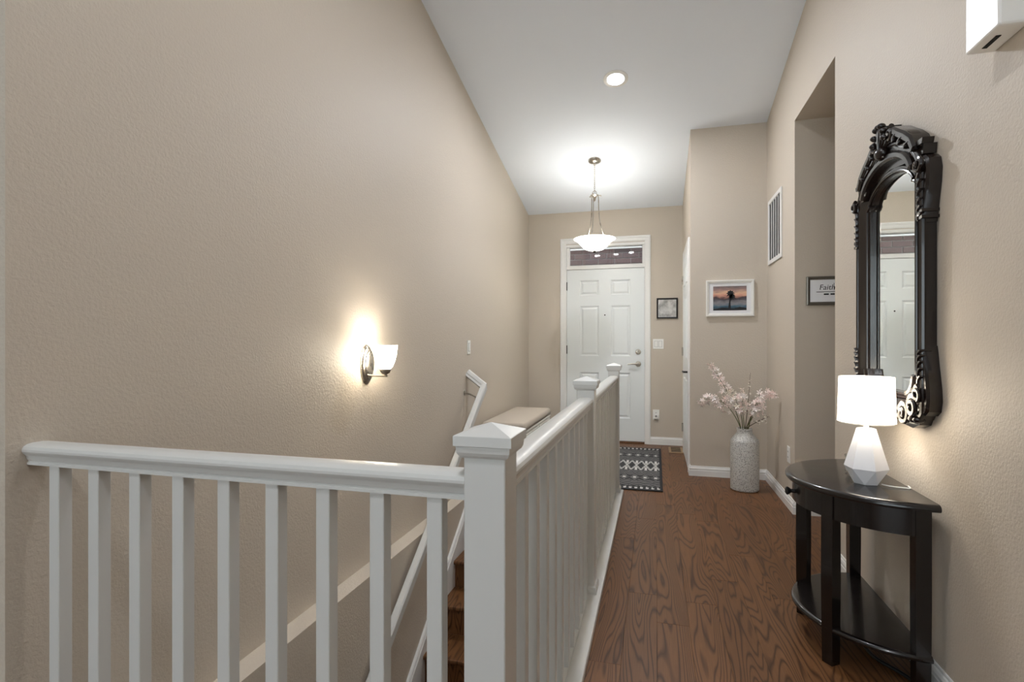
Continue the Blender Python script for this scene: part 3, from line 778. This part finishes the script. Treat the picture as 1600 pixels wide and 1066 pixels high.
def flat(pts, y): bm.faces.new([bm.verts.new((a, y, b_)) for a, b_ in pts])
yy = YV - .0131
flat([(.607, 1.452), (.632, 1.452), (.628, 1.52), (.634, 1.59), (.627, 1.60), (.617, 1.53)], yy)
for cx, cz, s in ((.628, 1.60, 1.0), (.642, 1.575, .8)):
    for a in range(0, 360, 40):
        an = math.radians(a + 12); l_ = .038 * s; dx, dz = math.cos(an), math.sin(an)
        flat([(cx, cz), (cx + dx * l_ * .5 - dz * .008, cz + dz * l_ * .5 + dx * .008), (cx + dx * l_, cz + dz * l_ - .010), (cx + dx * l_ * .5 + dz * .008, cz + dz * l_ * .5 - dx * .008)], yy)
flat([(.487, 1.452), (.757, 1.452), (.757, 1.472), (.70, 1.482), (.66, 1.468), (.56, 1.478), (.487, 1.464)], yy + .0001)
attach(obj('palm_silhouette', bm, plain('print_ink', (26, 28, 34), .6)), pr)
pane_on(pf, .455, .791, 1.426, 1.689, YV)
ps = frame_on_y('framed_print', 'small black framed grey print beside the front door', .014, .247, 1.449, 1.684, YD, .018, M_BFRAME)
def grey_print():
    m, nt, b = new_mat('grey_print')
    tc = nt.nodes.new('ShaderNodeTexCoord'); no = nt.nodes.new('ShaderNodeTexNoise'); no.inputs['Scale'].default_value = 14; no.inputs['Detail'].default_value = 4
    cr = nt.nodes.new('ShaderNodeValToRGB'); cr.color_ramp.elements[0].color = lin((140, 138, 134)); cr.color_ramp.elements[1].color = lin((220, 218, 214)); cr.color_ramp.elements[0].position = .3; cr.color_ramp.elements[1].position = .6
    nt.links.new(tc.outputs['Object'], no.inputs['Vector']); nt.links.new(no.outputs['Fac'], cr.inputs[0]); nt.links.new(cr.outputs[0], b.inputs['Base Color'])
    return m
bm = BM(); box(bm, .034, .227, YD - .0128, YD - .0121, 1.469, 1.664); obj('print', bm, grey_print(), ps)
pane_on(ps, .032, .229, 1.467, 1.666, YD)
pw = frame_on_y('framed_word_print', 'pewter framed print reading Faith on the passage wall', .99, 1.42, 1.425, 1.618, OY1, .022, M_SFRAME)
M_INK = plain('black_ink', (20, 20, 22), .6)
def words(txt, size, x_, z_, y, parent, name='lettering', shear=0.0):
    cu = bpy.data.curves.new(name, 'FONT'); cu.body = txt; cu.size = size; cu.extrude = .0003; cu.align_x = 'CENTER'; cu.shear = shear; cu.resolution_u = 3
    tmp = bpy.data.objects.new('tmp', cu); C.objects.link(tmp)
    dg = bpy.context.evaluated_depsgraph_get(); me = bpy.data.meshes.new_from_object(tmp.evaluated_get(dg))
    bpy.data.objects.remove(tmp); me.materials.clear(); me.materials.append(M_INK)
    o = bpy.data.objects.new(name, me); C.objects.link(o); o.parent = parent
    o.location = Vector((x_, y, z_)) - Vector(parent.location); o.rotation_euler = (PI / 2, 0, 0)
    return o
words('Faith', .050, 1.115, 1.528, OY1 - .0125, pw, shear=.15)
bm = BM(); box(bm, 1.05, 1.36, OY1 - .0132, OY1 - .0125, 1.512, 1.516); obj('underline', bm, M_INK, pw)
bm = BM(); box(bm, 1.155, 1.158, OY1 - .0132, OY1 - .0125, 1.524, 1.572); obj('stroke', bm, M_INK, pw)
for x_, wd in ((1.095, .030), (1.135, .026), (1.17, .022)):
    bm = BM(); box(bm, x_, x_ + wd, OY1 - .0132, OY1 - .0125, 1.493, 1.503); obj('small_print', bm, M_INK, pw)

# ------------------------------------------------------------------ rug
RX0, RX1, RY0, RY1 = -1.0, .058, 4.345, 6.085
def rug_col(u, m):
    """u metres across, m 0 at middle of length .. 1 at the ends -> brightness 0..1"""
    dk, lt, gy = 0.035, .58, .20
    if m > .975: return dk
    if m > .87:
        s = (m - .87) / .10; p = abs(((u / .0435) % 1) - .5) * 2
        return lt if p < .75 * s and s < .95 else dk
    if m > .62:
        s = (m - .62) / .25; p = abs(((u / .087) % 1) - .5) * 2
        q = (s * 4.0 + p * .9) % 1
        return gy if q < .42 else dk
    if m > .46:
        s = (m - .46) / .16; p = abs(((u / .087) % 1) - .5) * 2; dmd = p + abs(s - .5) * 1.6
        return lt if dmd < .45 else (gy if .75 < dmd < .95 else dk)
    if m > .22:
        s = (m - .22) / .24; p = abs(((u / .087) % 1) - .5) * 2
        q = (s * 3.5 - p * .9) % 1
        return gy if q < .4 else dk
    s = m / .22; p = abs(((u / .087) % 1) - .5) * 2
    if abs(s - p) < .22: return lt * .8
    if p < .3 and s > .45: return lt
    return dk
nx, ny = 96, 150
bm = BM(); col = bm.loops.layers.float_color.new('weave')
G = [[bm.verts.new((RX0 + (RX1 - RX0) * i / nx, RY0 + (RY1 - RY0) * j / ny, .008 + .0012 * ((i + j) % 2))) for j in range(ny + 1)] for i in range(nx + 1)]
for i in range(nx):
    for j in range(ny):
        f = bm.faces.new((G[i][j], G[i + 1][j], G[i + 1][j + 1], G[i][j + 1]))
        u = (RX1 - RX0) * (i + .5) / nx; m_ = abs((j + .5) / ny - .5) * 2
        b_ = rug_col(u, m_) if 1 < i < nx - 2 else .02
        for l in f.loops: l[col] = (b_ * .97, b_ * .96, b_ * .92 + .004, 1)
bd = [G[i][0] for i in range(nx + 1)] + [G[nx][j] for j in range(1, ny + 1)] + [G[i][ny] for i in range(nx - 1, -1, -1)] + [G[0][j] for j in range(ny - 1, 0, -1)]
low = [bm.verts.new((v.co.x, v.co.y, .0006)) for v in bd]
for i in range(len(bd)):
    j = (i + 1) % len(bd); f = bm.faces.new((bd[i], low[i], low[j], bd[j]))
    for l in f.loops: l[col] = (.02, .02, .02, 1)
mr_, nt, b = new_mat('woven_rug'); va = nt.nodes.new('ShaderNodeVertexColor'); va.layer_name = 'weave'; nt.links.new(va.outputs[0], b.inputs['Base Color']); b.inputs['Roughness'].default_value = .95
tag(obj('entry_rug', bm, mr_), 'black and cream geometric woven rug at the front door', 'rug')

# ------------------------------------------------------------------ bench on the landing
BX0, BX1, BY0, BY1 = -1.475, -1.075, 4.45, 5.62
be = thing('storage_bench', 'off-white storage bench with a taupe cushion on the landing', 'bench', ((BX0 + BX1) / 2, (BY0 + BY1) / 2, 0))
bm = BM(); box(bm, BX0, BX1, BY0, BY1, .405, .478, .030, 4)
for v in bm.verts:
    if v.co.z > .46: v.co.z += .008 * (1 - ((v.co.y - (BY0 + BY1) / 2) / .6) ** 2)
obj('cushion', bm, M_CUSHION, be, True, 60)
bm = BM(); box(bm, BX0 + .01, BX1 - .012, BY0 + .01, BY1 - .01, .14, .404, .003, 1); obj('body', bm, M_BENCH, be)
bm = BM(); box(bm, BX0 + .005, BX1 - .004, BY0 + .004, BY1 - .004, .388, .406, .004, 1); obj('top_rail', bm, M_BENCH, be)
for k in range(2):
    a = BY0 + .05 + k * .545; bm = BM(); box(bm, BX1 - .012, BX1 - .002, a, a + .52, .165, .375, .004, 1); d_ = obj('drawer', bm, M_BENCH, be)
    for q in (.13, .39):
        bm = BM(); lathe(bm, [(.006, 0), (.006, .010), (.013, .016), (.013, .022), (.006, .026)], (BX1 - .002, a + q, .29), 16, axis='X'); attach(obj('knob', bm, M_BLACK, None, True), d_)
for x_ in (BX0 + .035, BX1 - .04):
    for y_ in (BY0 + .035, BY1 - .035):
        bm = BM(); rings(bm, [[(x_ - .014, y_ - .014, 0), (x_ + .014, y_ - .014, 0), (x_ + .014, y_ + .014, 0), (x_ - .014, y_ + .014, 0)], [(x_ - .024, y_ - .024, .141), (x_ + .024, y_ - .024, .141), (x_ + .024, y_ + .024, .141), (x_ - .024, y_ + .024, .141)]])
        obj('leg', bm, M_BENCH, be)

# ------------------------------------------------------------------ floor vase and blossom branches
VX, VY, VR = .688, 4.60, .107
bm = BM()
vp = [(.060, .001), (VR - .008, .001), (VR - .002, .006), (VR, .015), (VR, .385), (VR - .004, .398), (VR - .013, .408), (.072, .437), (.060, .450), (.057, .466), (.059, .488), (.054, .490), (.051, .468), (.054, .44), (.09, .40), (.095, .05)]
lathe(bm, vp, (VX, VY, 0), 40); 
tag(obj('floor_vase', bm, M_TERRAZZO, None, True, 50), 'tall grey speckled floor vase in the corner', 'vase')
def bez(p, n=14):
    out = []
    for i in range(n + 1):
        t_ = i / n
        q = [Vector(v) for v in p]
        while len(q) > 1: q = [q[k].lerp(q[k + 1], t_) for k in range(len(q) - 1)]
        out.append(q[0])
    return out
def petal_flower(bm, c, nrm, s, rnd):
    nrm = nrm.normalized(); a = nrm.orthogonal().normalized(); b_ = nrm.cross(a); ph = rnd.random() * 6.28
    c0 = bm.verts.new(c)
    for k in range(5):
        an = ph + 2 * PI * k / 5; d = a * math.cos(an) + b_ * math.sin(an); sd = nrm.cross(d)
        p1 = bm.verts.new(c + d * s * .55 + sd * s * .22 + nrm * s * .16); p2 = bm.verts.new(c + d * s + nrm * s * .40); p3 = bm.verts.new(c + d * s * .55 - sd * s * .22 + nrm * s * .16)
        bm.faces.new((c0, p1, p2, p3))
def branch(label, tip, bend, n, size, spread, mat, start=.4, seed=1, twig=False, side=4):
    rnd = random.Random(seed)
    base = (VX + (bend[0] - VX) * .12, VY + (bend[1] - VY) * .12, .30)
    mouth = (VX + max(-.035, min(.035, (tip[0] - VX) * .12)), VY + max(-.03, min(.03, (tip[1] - VY) * .2)), .50)
    pts = [Vector(base)] + bez([mouth, bend, tip])
    t = thing('blossom_branch', label, 'flowers', (VX, VY, .30), 'blossom branches in the floor vase')
    bm = BM(); tube(bm, pts, [.0038 - .0028 * i / len(pts) for i in range(len(pts))], 6)
    L_ = pts[1:]
    spots = []
    for k in range(n):
        f_ = start + (1 - start) * ((k + rnd.random()) / n); q = f_ * (len(L_) - 1); i_ = min(int(q), len(L_) - 2)
        p = L_[i_].lerp(L_[i_ + 1], q - i_)
        taper = 1 - .62 * max(0, (f_ - start) / (1 - start))
        dv = Vector((rnd.gauss(0, 1), rnd.gauss(0, .8), rnd.gauss(0, 1))).normalized() * spread * taper * (rnd.random() ** .6)
        spots.append((p, p + dv, dv))
    for k, (p, c, dv) in enumerate(spots):
        if k % side == 0: tube(bm, [p, p.lerp(c, .5) + Vector((0, 0, .004)), c], .0011, 4)
    obj('stem', bm, M_TWIG if twig else M_STEM, t)
    bm = BM()
    for p, c, dv in spots:
        nn = dv.normalized() + Vector((0, -.7, .25)) + Vector((rnd.gauss(0, .35), rnd.gauss(0, .35), rnd.gauss(0, .35)))
        petal_flower(bm, Vector((min(c.x, XR - .012), c.y, c.z)), nn, size * (.75 + .5 * rnd.random()), rnd)
    o = obj('blossoms', bm, mat, t); o['kind'] = 'stuff'
    return t
branch('tallest pink blossom branch leaning left over the floor vase', (.415, 4.52, 1.01), (.60, 4.56, .74), 42, .024, .05, M_PINK, .28, 1)
branch('pink blossom branch drooping furthest left of the vase', (.345, 4.50, .70), (.53, 4.53, .80), 50, .024, .075, M_PINK, .35, 2)
branch('cream blossom branch in the middle of the bouquet', (.555, 4.55, .80), (.66, 4.56, .68), 44, .023, .07, M_CREAM, .4, 3)
branch('short pink blossom branch at the centre of the bouquet', (.655, 4.50, .80), (.66, 4.53, .62), 36, .025, .07, M_PINK, .5, 4)
branch('pink blossom branch spreading right above the vase', (.775, 4.50, .72), (.76, 4.53, .62), 42, .024, .07, M_PINK, .45, 5)
branch('pink blossom branch reaching right to the wall', (.893, 4.44, .77), (.77, 4.52, .84), 36, .023, .05, M_PINK, .45, 6)
branch('thin bare twig with tiny buds rising from the vase', (.722, 4.55, .935), (.715, 4.58, .70), 14, .009, .025, M_CREAM, .45, 7, True)
branch('fine sprig of tiny white buds at the vase neck', (.845, 4.50, .60), (.78, 4.55, .56), 26, .008, .07, M_CREAM, .35, 8, True, 2)
branch('fine upright sprig of white buds on the right', (.80, 4.56, .80), (.76, 4.58, .66), 22, .008, .06, M_CREAM, .4, 9, True, 2)

# ------------------------------------------------------------------ half-round console table
TX, TY, TR, TZ = .878, 2.38, .362, .645
ct = thing('console_table', 'black half-round console table with a drawer and lower shelf', 'table', (TX - .17, TY, 0))
def semi(r, z, x_=TX, n=40, ext=.0):
    pts = [(x_ - r * math.cos(a), TY + r * math.sin(a), z) for a in [-PI / 2 + PI * k / n for k in range(n + 1)]]
    return pts + [(x_ + ext, TY + r, z), (x_ + ext, TY - r, z)]
def halfslab(r, z0, z1, ext=.012):
    bm = BM(); t_ = z1 - z0
    prof = [(-.012, 0), (-.004, .08), (0, .3), (0, .55), (-.003, .78), (-.009, .95), (-.016, 1.0)]
    rings(bm, [semi(r + o_, z0 + t_ * f_, ext=ext) for o_, f_ in prof]); return bm
obj('table_top', halfslab(TR, TZ - .026, TZ), M_ESPRESSO, ct, True, 30)
obj('lower_shelf', halfslab(TR - .022, .118, .140, .0), M_ESPRESSO, ct, True, 30)
def apron_arc(r0, r1, a0, a1, z0, z1, n=20):
    bm = BM(); rs = []
    for k in range(n + 1):
        a = a0 + (a1 - a0) * k / n; cs, sn = math.cos(a), math.sin(a)
        rs.append([(TX - r0 * cs, TY + r0 * sn, z0), (TX - r1 * cs, TY + r1 * sn, z0), (TX - r1 * cs, TY + r1 * sn, z1), (TX - r0 * cs, TY + r0 * sn, z1)])
    rings(bm, rs); return bm
LA = math.radians(36)
obj('apron', apron_arc(.315, .334, -PI / 2 + .08, -LA - .05, TZ - .115, TZ - .026), M_ESPRESSO, ct, True)
obj('apron', apron_arc(.315, .334, LA + .05, PI / 2 - .08, TZ - .115, TZ - .026), M_ESPRESSO, ct, True)
dw = obj('drawer', apron_arc(.300, .336, -LA + .07, LA - .07, TZ - .112, TZ - .030), M_ESPRESSO, ct, True)
bm = BM(); lathe(bm, [(.008, 0), (.007, -.012), (.012, -.018), (.016, -.024), (.016, -.029), (.010, -.033), (.003, -.034)], (TX - .336, TY, TZ - .073), 20, axis='X'); attach(obj('knob', bm, M_BLACK, None, True), dw)
bm = BM(); box(bm, TX - .018, TX - .002, TY - .30, TY + .30, TZ - .115, TZ - .027); obj('back_apron', bm, M_ESPRESSO, ct)
def table_leg(a, r, hw=.0225):
    cs, sn = math.cos(a), math.sin(a); c_ = Vector((TX - r * cs, TY + r * sn, 0)); rad = Vector((-cs, sn, 0)); tan = Vector((sn, cs, 0)); bm = BM(); rs = []
    for z_, q, o_ in ((0, .021, .0), (.30, hw, 0), (TZ - .026, hw, 0)):
        cc = c_ + rad * o_ + Vector((0, 0, z_)); rs.append([cc - rad * q - tan * q, cc + rad * q - tan * q, cc + rad * q + tan * q, cc - rad * q + tan * q])
    rings(bm, rs); es = [e for e in bm.edges if abs((e.verts[0].co - e.verts[1].co).z) > .05]
    bmesh.ops.bevel(bm, geom=es, offset=.002, segments=1, affect='EDGES'); return bm
for a in (-LA, LA): obj('leg', table_leg(a, .318), M_ESPRESSO, ct)
for s_ in (-1, 1):
    bm = BM(); x0_, y0_ = TX - .026, TY + s_ * .312
    rs = []
    for z_, q in ((0, .021), (.30, .0225), (TZ - .026, .0225)): rs.append([(x0_ - q, y0_ - q, z_), (x0_ + q, y0_ - q, z_), (x0_ + q, y0_ + q, z_), (x0_ - q, y0_ + q, z_)])
    rings(bm, rs); obj('leg', bm, M_ESPRESSO, ct)
bm = BM(); tube(bm, bez([(.775, 2.36, .0075), (.772, 2.22, .0075), (.79, 2.20, .0075), (.86, 2.22, .0075), (.86, 2.10, .0075), (.885, 2.00, .0075)], 24), .0065, 8)
tag(obj('black_cable', bm, plain('black_rubber', (18, 18, 20), .3), None, True), 'black cable on the floor under the console table', 'cable')

# ------------------------------------------------------------------ table lamp
LX, LY = .762, 2.275
tl = thing('table_lamp', 'lit white faceted ceramic table lamp with a drum shade', 'table lamp', (LX, LY, TZ))
def poly(r, z, n, ph): return [(LX + r * math.cos(ph + 2 * PI * k / n), LY + r * math.sin(ph + 2 * PI * k / n), z) for k in range(n)]
bm = BM()
A = [bm.verts.new(p) for p in poly(.042, TZ + .001, 6, .1)]; B = [bm.verts.new(p) for p in poly(.072, TZ + .060, 6, .1 + PI / 6)]; D = [bm.verts.new(p) for p in poly(.031, TZ + .205, 6, .1 + PI / 6)]
bm.faces.new(A[::-1]); bm.faces.new(D)
for k in range(6):
    bm.faces.new((A[k], A[(k + 1) % 6], B[k])); bm.faces.new((A[(k + 1) % 6], B[(k + 1) % 6], B[k]))
    bm.faces.new((B[k], B[(k + 1) % 6], D[(k + 1) % 6], D[k]))
obj('base', bm, M_CERAMIC, tl)
bm = BM(); lathe(bm, [(.008, TZ + .204), (.008, TZ + .245), (.014, TZ + .250), (.014, TZ + .285)], (LX, LY, 0), 16); obj('neck', bm, M_PLASTIC, tl, True)
ZS0, ZS1 = TZ + .228, TZ + .398
bm = BM(); sp = [(.0930, ZS0), (.0885, ZS1)]
lathe(bm, [(.0930, ZS0), (.0885, ZS1), (.0875, ZS1), (.0920, ZS0)], (LX, LY, 0), 48, cap0=False, cap1=False); 
sh = obj('shade', bm, M_SHADE, tl, True, 60)
for r_, z_ in ((.0932, ZS0 + .002), (.0887, ZS1 - .002)):
    bm = BM(); tube(bm, [(LX + r_ * math.cos(2 * PI * k / 48), LY + r_ * math.sin(2 * PI * k / 48), z_) for k in range(48)], .0018, 5, True); attach(obj('shade_rim', bm, plain('shade_trim', (225, 222, 215), .8)), sh)
bm = BM(); tube(bm, bez([(LX + .04, LY - .03, TZ + .006), (LX + .08, LY - .08, TZ + .004), (LX + .11, LY - .02, TZ + .004), (LX + .12, LY - .10, TZ + .004), (LX + .128, LY - .02, TZ + .003)], 26), .0022, 6); obj('cord', bm, M_PLASTIC, tl, True)
light('lamp_bulb', 'POINT', (LX, LY, TZ + .335), P_LAMP, WARM, .03, parent=tl)

# small cut-glass votive behind the lamp
gm, nt, b = new_mat('cut_glass'); b.inputs['Base Color'].default_value = (.95, .95, .93, 1); b.inputs['Transmission Weight'].default_value = 1; b.inputs['Roughness'].default_value = .05
bm = BM(); lathe(bm, [(.026, .0005), (.032, .008), (.024, .022), (.034, .040), (.028, .056), (.033, .072), (.026, .072), (.020, .03)], (.775, 2.445, TZ), 9)
tag(obj('glass_votive', bm, gm), 'small cut glass votive behind the table lamp', 'candle holder')

# ------------------------------------------------------------------ ornate mirror on the right wall
MY, MX = 2.415, XR - .001           # centre and wall plane; local (s to the viewer's right, t up, d out of the wall)
om = thing('ornate_mirror', 'tall dark carved wood mirror with scrolled crest above the console', 'mirror', (XR, MY, .86))
def W(s, t, d): return Vector((MX - d, MY - s, t))
inn, out = [], []
def add(a, b_): inn.append(a); out.append(b_)
gw, ow = .222, .300
for k in range(9): add((gw, 1.02 + (1.715 - 1.02) * k / 8), (ow, .93 + (1.72 - .93) * k / 8))
add((gw, 1.735), (ow, 1.745)); add((gw - .012, 1.745), (ow, 1.77)); add((gw - .030, 1.748), (ow - .01, 1.795))
na = 14
for k in range(na + 1):
    a = math.radians(18) + math.radians(144) * k / na
    add((.200 * math.cos(a) / math.cos(math.radians(18)), 1.757 + .066 * (math.sin(a) - math.sin(math.radians(18))) / (1 - math.sin(math.radians(18)))), (.285 * math.cos(a) / math.cos(math.radians(18)), 1.80 + .135 * (math.sin(a) - math.sin(math.radians(18))) / (1 - math.sin(math.radians(18)))))
R_in, R_out = inn[:12], out[:12]
for a, b_ in zip(R_in[::-1], R_out[::-1]): add((-a[0], a[1]), (-b_[0], b_[1]))
# bottom: shoulders then centre
add((-gw + .02, 1.005), (-ow + .02, .905)); add((-gw + .05, .985), (-.20, .895))
add((0, .985), (0, .885)); add((gw - .05, .985), (.20, .895)); add((gw - .02, 1.005), (ow - .02, .905))
def loop(f_, d): return [W(a[0] + (b_[0] - a[0]) * f_, a[1] + (b_[1] - a[1]) * f_, d) for a, b_ in zip(inn, out)]
bm = BM()
rings(bm, [loop(f_, d) for f_, d in ((0, .006), (0, .020), (.10, .030), (.20, .030), (.28, .022), (.42, .026), (.60, .040), (.78, .046), (.90, .042), (1.0, .034), (1.0, .0005), (0.0, .0005))], closed=True)
obj('frame', bm, M_CARVED, om, True, 35)
bm = BM(); tube(bm, loop(.06, .030), .006, 8, True); obj('inner_bead', bm, M_CARVED, om, True)
bm = BM(); tube(bm, loop(.97, .040), .010, 8, True); obj('outer_bead', bm, M_CARVED, om, True)
bm = BM(); prism(bm, [W(a[0] * 1.0, a[1], .007) for a in inn], (-.0015, 0, 0)); obj('mirror_glass', bm, M_MIRROR, om)
def volute(bm, s, t, r, turns, a0, sgn, tr=.012, d=.045, n=28, tr_end=.006):
    pts, rad = [], []
    for k in range(n + 1):
        f_ = k / n; a = a0 + sgn * 2 * PI * turns * f_; rr = r * (1 - .82 * f_)
        pts.append(W(s + rr * math.cos(a), t + rr * math.sin(a), d + .012 * f_)); rad.append(tr + (tr_end - tr) * f_)
    tube(bm, pts, rad, 8)
    return bm
def blob(bm, s, t, d, rs_, rt, rd):
    m_ = Matrix.Translation(W(s, t, d)) @ Matrix.Diagonal((rd, rs_, rt, 1)); bmesh.ops.create_uvsphere(bm, u_segments=14, v_segments=8, radius=1.0, matrix=m_); return bm
def sbox(bm, pts, d0, d1): prism(bm, [W(a, b_, d0) for a, b_ in pts], (-(d1 - d0), 0, 0)); return bm
def ribbon(bm, path, wd, d0, d1):
    """solid strip of width wd following a path in the mirror plane with a rounded face"""
    n = len(path); rs = []
    for i, (s, t) in enumerate(path):
        a = Vector(path[max(0, i - 1)]); b_ = Vector(path[min(n - 1, i + 1)]); tg = (b_ - a).normalized(); nr = Vector((-tg.y, tg.x))
        w_ = wd[i] if isinstance(wd, list) else wd
        rs.append([W(s + nr.x * q * w_, t + nr.y * q * w_, dd) for q, dd in ((-.5, d0), (-.5, d1 - .008), (-.25, d1), (.25, d1), (.5, d1 - .008), (.5, d0))])
    rings(bm, rs); return bm
def bez2(p, n=14):
    return [(v.x, v.y) for v in bez([(a, b_, 0) for a, b_ in p], n)]
def leaf_drop(s_, s0, t0, ln):
    pts = [(s_ * x_, t_) for x_, t_ in bez2([(s0 + .014, t0 + ln * .5), (s0 - .016, t0 + ln * .35), (s0 - .004, t0 - ln * .6)], 6)]
    bm = BM(); ribbon(bm, pts, [.005, .013, .016, .015, .012, .008, .003], .02, .056); return bm
# arched pediment over the glass and field behind the crest
arc = lambda rs_, rt, t0, a0, a1, n=18: [(rs_ * math.cos(math.radians(a0 + (a1 - a0) * k / n)), t0 + rt * math.sin(math.radians(a0 + (a1 - a0) * k / n))) for k in range(n + 1)]
bm = BM(); ribbon(bm, arc(.235, .125, 1.765, 12, 168), .030, .0, .058); obj('arch_moulding', bm, M_CARVED, om, True, 35)
pedi = [(-.285, 1.80), (-.25, 1.865), (-.17, 1.925), (-.10, 1.965), (-.05, 1.985), (.05, 1.985), (.10, 1.965), (.17, 1.925), (.25, 1.865), (.285, 1.80), (.15, 1.83), (0, 1.85), (-.15, 1.83)]
bm = BM(); sbox(bm, pedi, .0, .030); obj('crest_board', bm, M_CARVED, om)
for s_ in (-1, 1):
    pts = [(s_ * x_, t_) for x_, t_ in ((.262, 1.845), (.235, 1.885), (.19, 1.915), (.145, 1.94), (.105, 1.965), (.075, 1.982))]
    bm = BM(); ribbon(bm, pts, [.030, .034, .036, .034, .030, .022], .0, .060); obj('crest_scroll', bm, M_CARVED, om, True, 35)
    bm = BM(); volute(bm, s_ * .075, 1.968, .030, 1.3, PI / 2, s_, .010, .050); obj('crest_volute', bm, M_CARVED, om, True)
    # flowing acanthus strands below and above the crest scroll
    for off, wd_, dd in ((-.026, .011, .052), (.020, .010, .048), (-.048, .009, .046)):
        pts = [(s_ * x_, t_ + off) for x_, t_ in bez2([(.245, 1.868), (.20, 1.935), (.13, 1.905), (.085, 1.985), (.045, 1.965)])]
        n_ = len(pts); bm = BM(); ribbon(bm, pts, [wd_ * (.35 + 1.3 * math.sin(PI * (k + .6) / (n_ + .2))) for k in range(n_)], .02, dd); obj('crest_strand', bm, M_CARVED, om, True, 35)
    for (x0_, t0_, x1_, t1_) in ((.205, 1.868, .235, 1.880), (.155, 1.900, .180, 1.916), (.108, 1.925, .128, 1.946)):
        pts = [(s_ * x_, t_) for x_, t_ in bez2([(x0_, t0_), (x0_ - .012, (t0_ + t1_) / 2 + .01), (x1_, t1_)], 8)]
        bm = BM(); ribbon(bm, pts, [.012, .014, .015, .014, .012, .010, .008, .005, .003], .02, .062); obj('crest_leaf', bm, M_CARVED, om, True, 35)
    # slanted cornice block at the shoulder
    bm = BM(); sbox(bm, [(s_ * .222, 1.815), (s_ * .296, 1.815), (s_ * .303, 1.848), (s_ * .215, 1.848)], 0, .040); obj('cornice', bm, M_CARVED, om)
    bm = BM(); sbox(bm, [(s_ * .210, 1.848), (s_ * .306, 1.848), (s_ * .313, 1.866), (s_ * .205, 1.866)], .012, .048); obj('cornice_cap', bm, M_CARVED, om)
    bm = BM(); sbox(bm, [(s_ * .226, 1.785), (s_ * .292, 1.785), (s_ * .292, 1.800), (s_ * .226, 1.800)], 0, .044); obj('shoulder_step', bm, M_CARVED, om)
    # upper side scroll
    bm = BM(); pts = [(s_ * x_, t_) for x_, t_ in ((.300, 1.80), (.314, 1.785), (.320, 1.755), (.317, 1.71), (.309, 1.665), (.303, 1.62), (.299, 1.58))]
    ribbon(bm, pts, [.020, .030, .034, .030, .024, .018, .010], 0, .044); obj('side_scroll', bm, M_CARVED, om, True, 35)
    bm = BM(); volute(bm, s_ * .298, 1.775, .026, 1.4, PI * .5, -s_, .008, .052)
    obj('side_volute', bm, M_CARVED, om, True)
    for t_, q in ((1.735, .015), (1.705, .016), (1.675, .014), (1.648, .012), (1.624, .010), (1.602, .008)):
        obj('carved_leaf', leaf_drop(s_, .294, t_, q * 2.6), M_CARVED, om, True, 35)
    for t_ in (1.61, 1.588):
        bm = BM(); sbox(bm, [(s_ * .283, t_), (s_ * .318, t_ + .004), (s_ * .318, t_ + .014), (s_ * .283, t_ + .010)], 0, .052); obj('band', bm, M_CARVED, om)
    # lower side scroll
    bm = BM(); pts = [(s_ * x_, t_) for x_, t_ in ((.300, 1.16), (.303, 1.13), (.308, 1.09), (.314, 1.05), (.320, 1.01), (.322, .975), (.315, .945), (.300, .930))]
    ribbon(bm, pts, [.008, .016, .020, .026, .030, .032, .030, .020], 0, .044); obj('side_scroll', bm, M_CARVED, om, True, 35)
    for t_, q in ((1.135, .008), (1.115, .010), (1.092, .012), (1.066, .014), (1.038, .015)):
        obj('carved_leaf', leaf_drop(s_, .297, t_, q * 2.6), M_CARVED, om, True, 35)
    bm = BM(); volute(bm, s_ * .292, .995, .030, 1.5, PI * .5, s_, .009, .050); obj('side_volute', bm, M_CARVED, om, True)
    bm = BM(); volute(bm, s_ * .262, .950, .040, 1.6, PI * .2 if s_ > 0 else PI * .8, s_, .012, .052); obj('corner_volute', bm, M_CARVED, om, True)
    bm = BM(); volute(bm, s_ * .195, .915, .042, 1.6, PI * .9 if s_ > 0 else PI * .1, -s_, .012, .052); obj('corner_volute', bm, M_CARVED, om, True)
    bm = BM(); ribbon(bm, [(s_ * x_, t_) for x_, t_ in ((.225, 1.055), (.215, 1.02), (.195, .995), (.165, .985))], .026, .0, .044); obj('corner_ribbon', bm, M_CARVED, om, True, 35)
    bm = BM(); sbox(bm, [(s_ * .300, .94), (s_ * .262, .885), (s_ * .215, .868), (s_ * .15, .872), (s_ * .10, .885), (s_ * .12, .93)], 0, .036); obj('bottom_board', bm, M_CARVED, om)
    for x_, t_, q in ((.238, .905, .016), (.150, .905, .015), (.110, .905, .013), (.275, .905, .012)):
        bm = BM(); blob(bm, s_ * x_, t_, .042, q, q, .020); obj('carved_berry', bm, M_CARVED, om, True)
# crest shell: fan of leaves
for a in (-62, -38, -16, 0, 16, 38, 62):
    an = math.radians(90 + a); l_ = .085 if abs(a) < 20 else (.072 if abs(a) < 50 else .06)
    s0_, t0_ = 0, 1.925
    path = [(s0_ + math.cos(an) * l_ * f_, t0_ + math.sin(an) * l_ * f_ + .01 * f_) for f_ in (.1, .35, .6, .85, 1.0)]
    bm = BM(); ribbon(bm, path, [.010, .020, .026, .026, .012], .0, .072 - abs(a) * .0002); obj('crest_leaf', bm, M_CARVED, om, True, 35)
    bm = BM(); blob(bm, path[-1][0], path[-1][1], .066, .013, .012, .016); obj('crest_curl', bm, M_CARVED, om, True)
bm = BM(); blob(bm, 0, 1.915, .056, .034, .026, .026); obj('crest_boss', bm, M_CARVED, om, True)
bm = BM(); blob(bm, 0, .905, .044, .05, .020, .022); obj('bottom_boss', bm, M_CARVED, om, True)
bm = BM(); volute(bm, 0, .895, .030, 1.3, 0, 1, .010, .050); obj('bottom_volute', bm, M_CARVED, om, True)
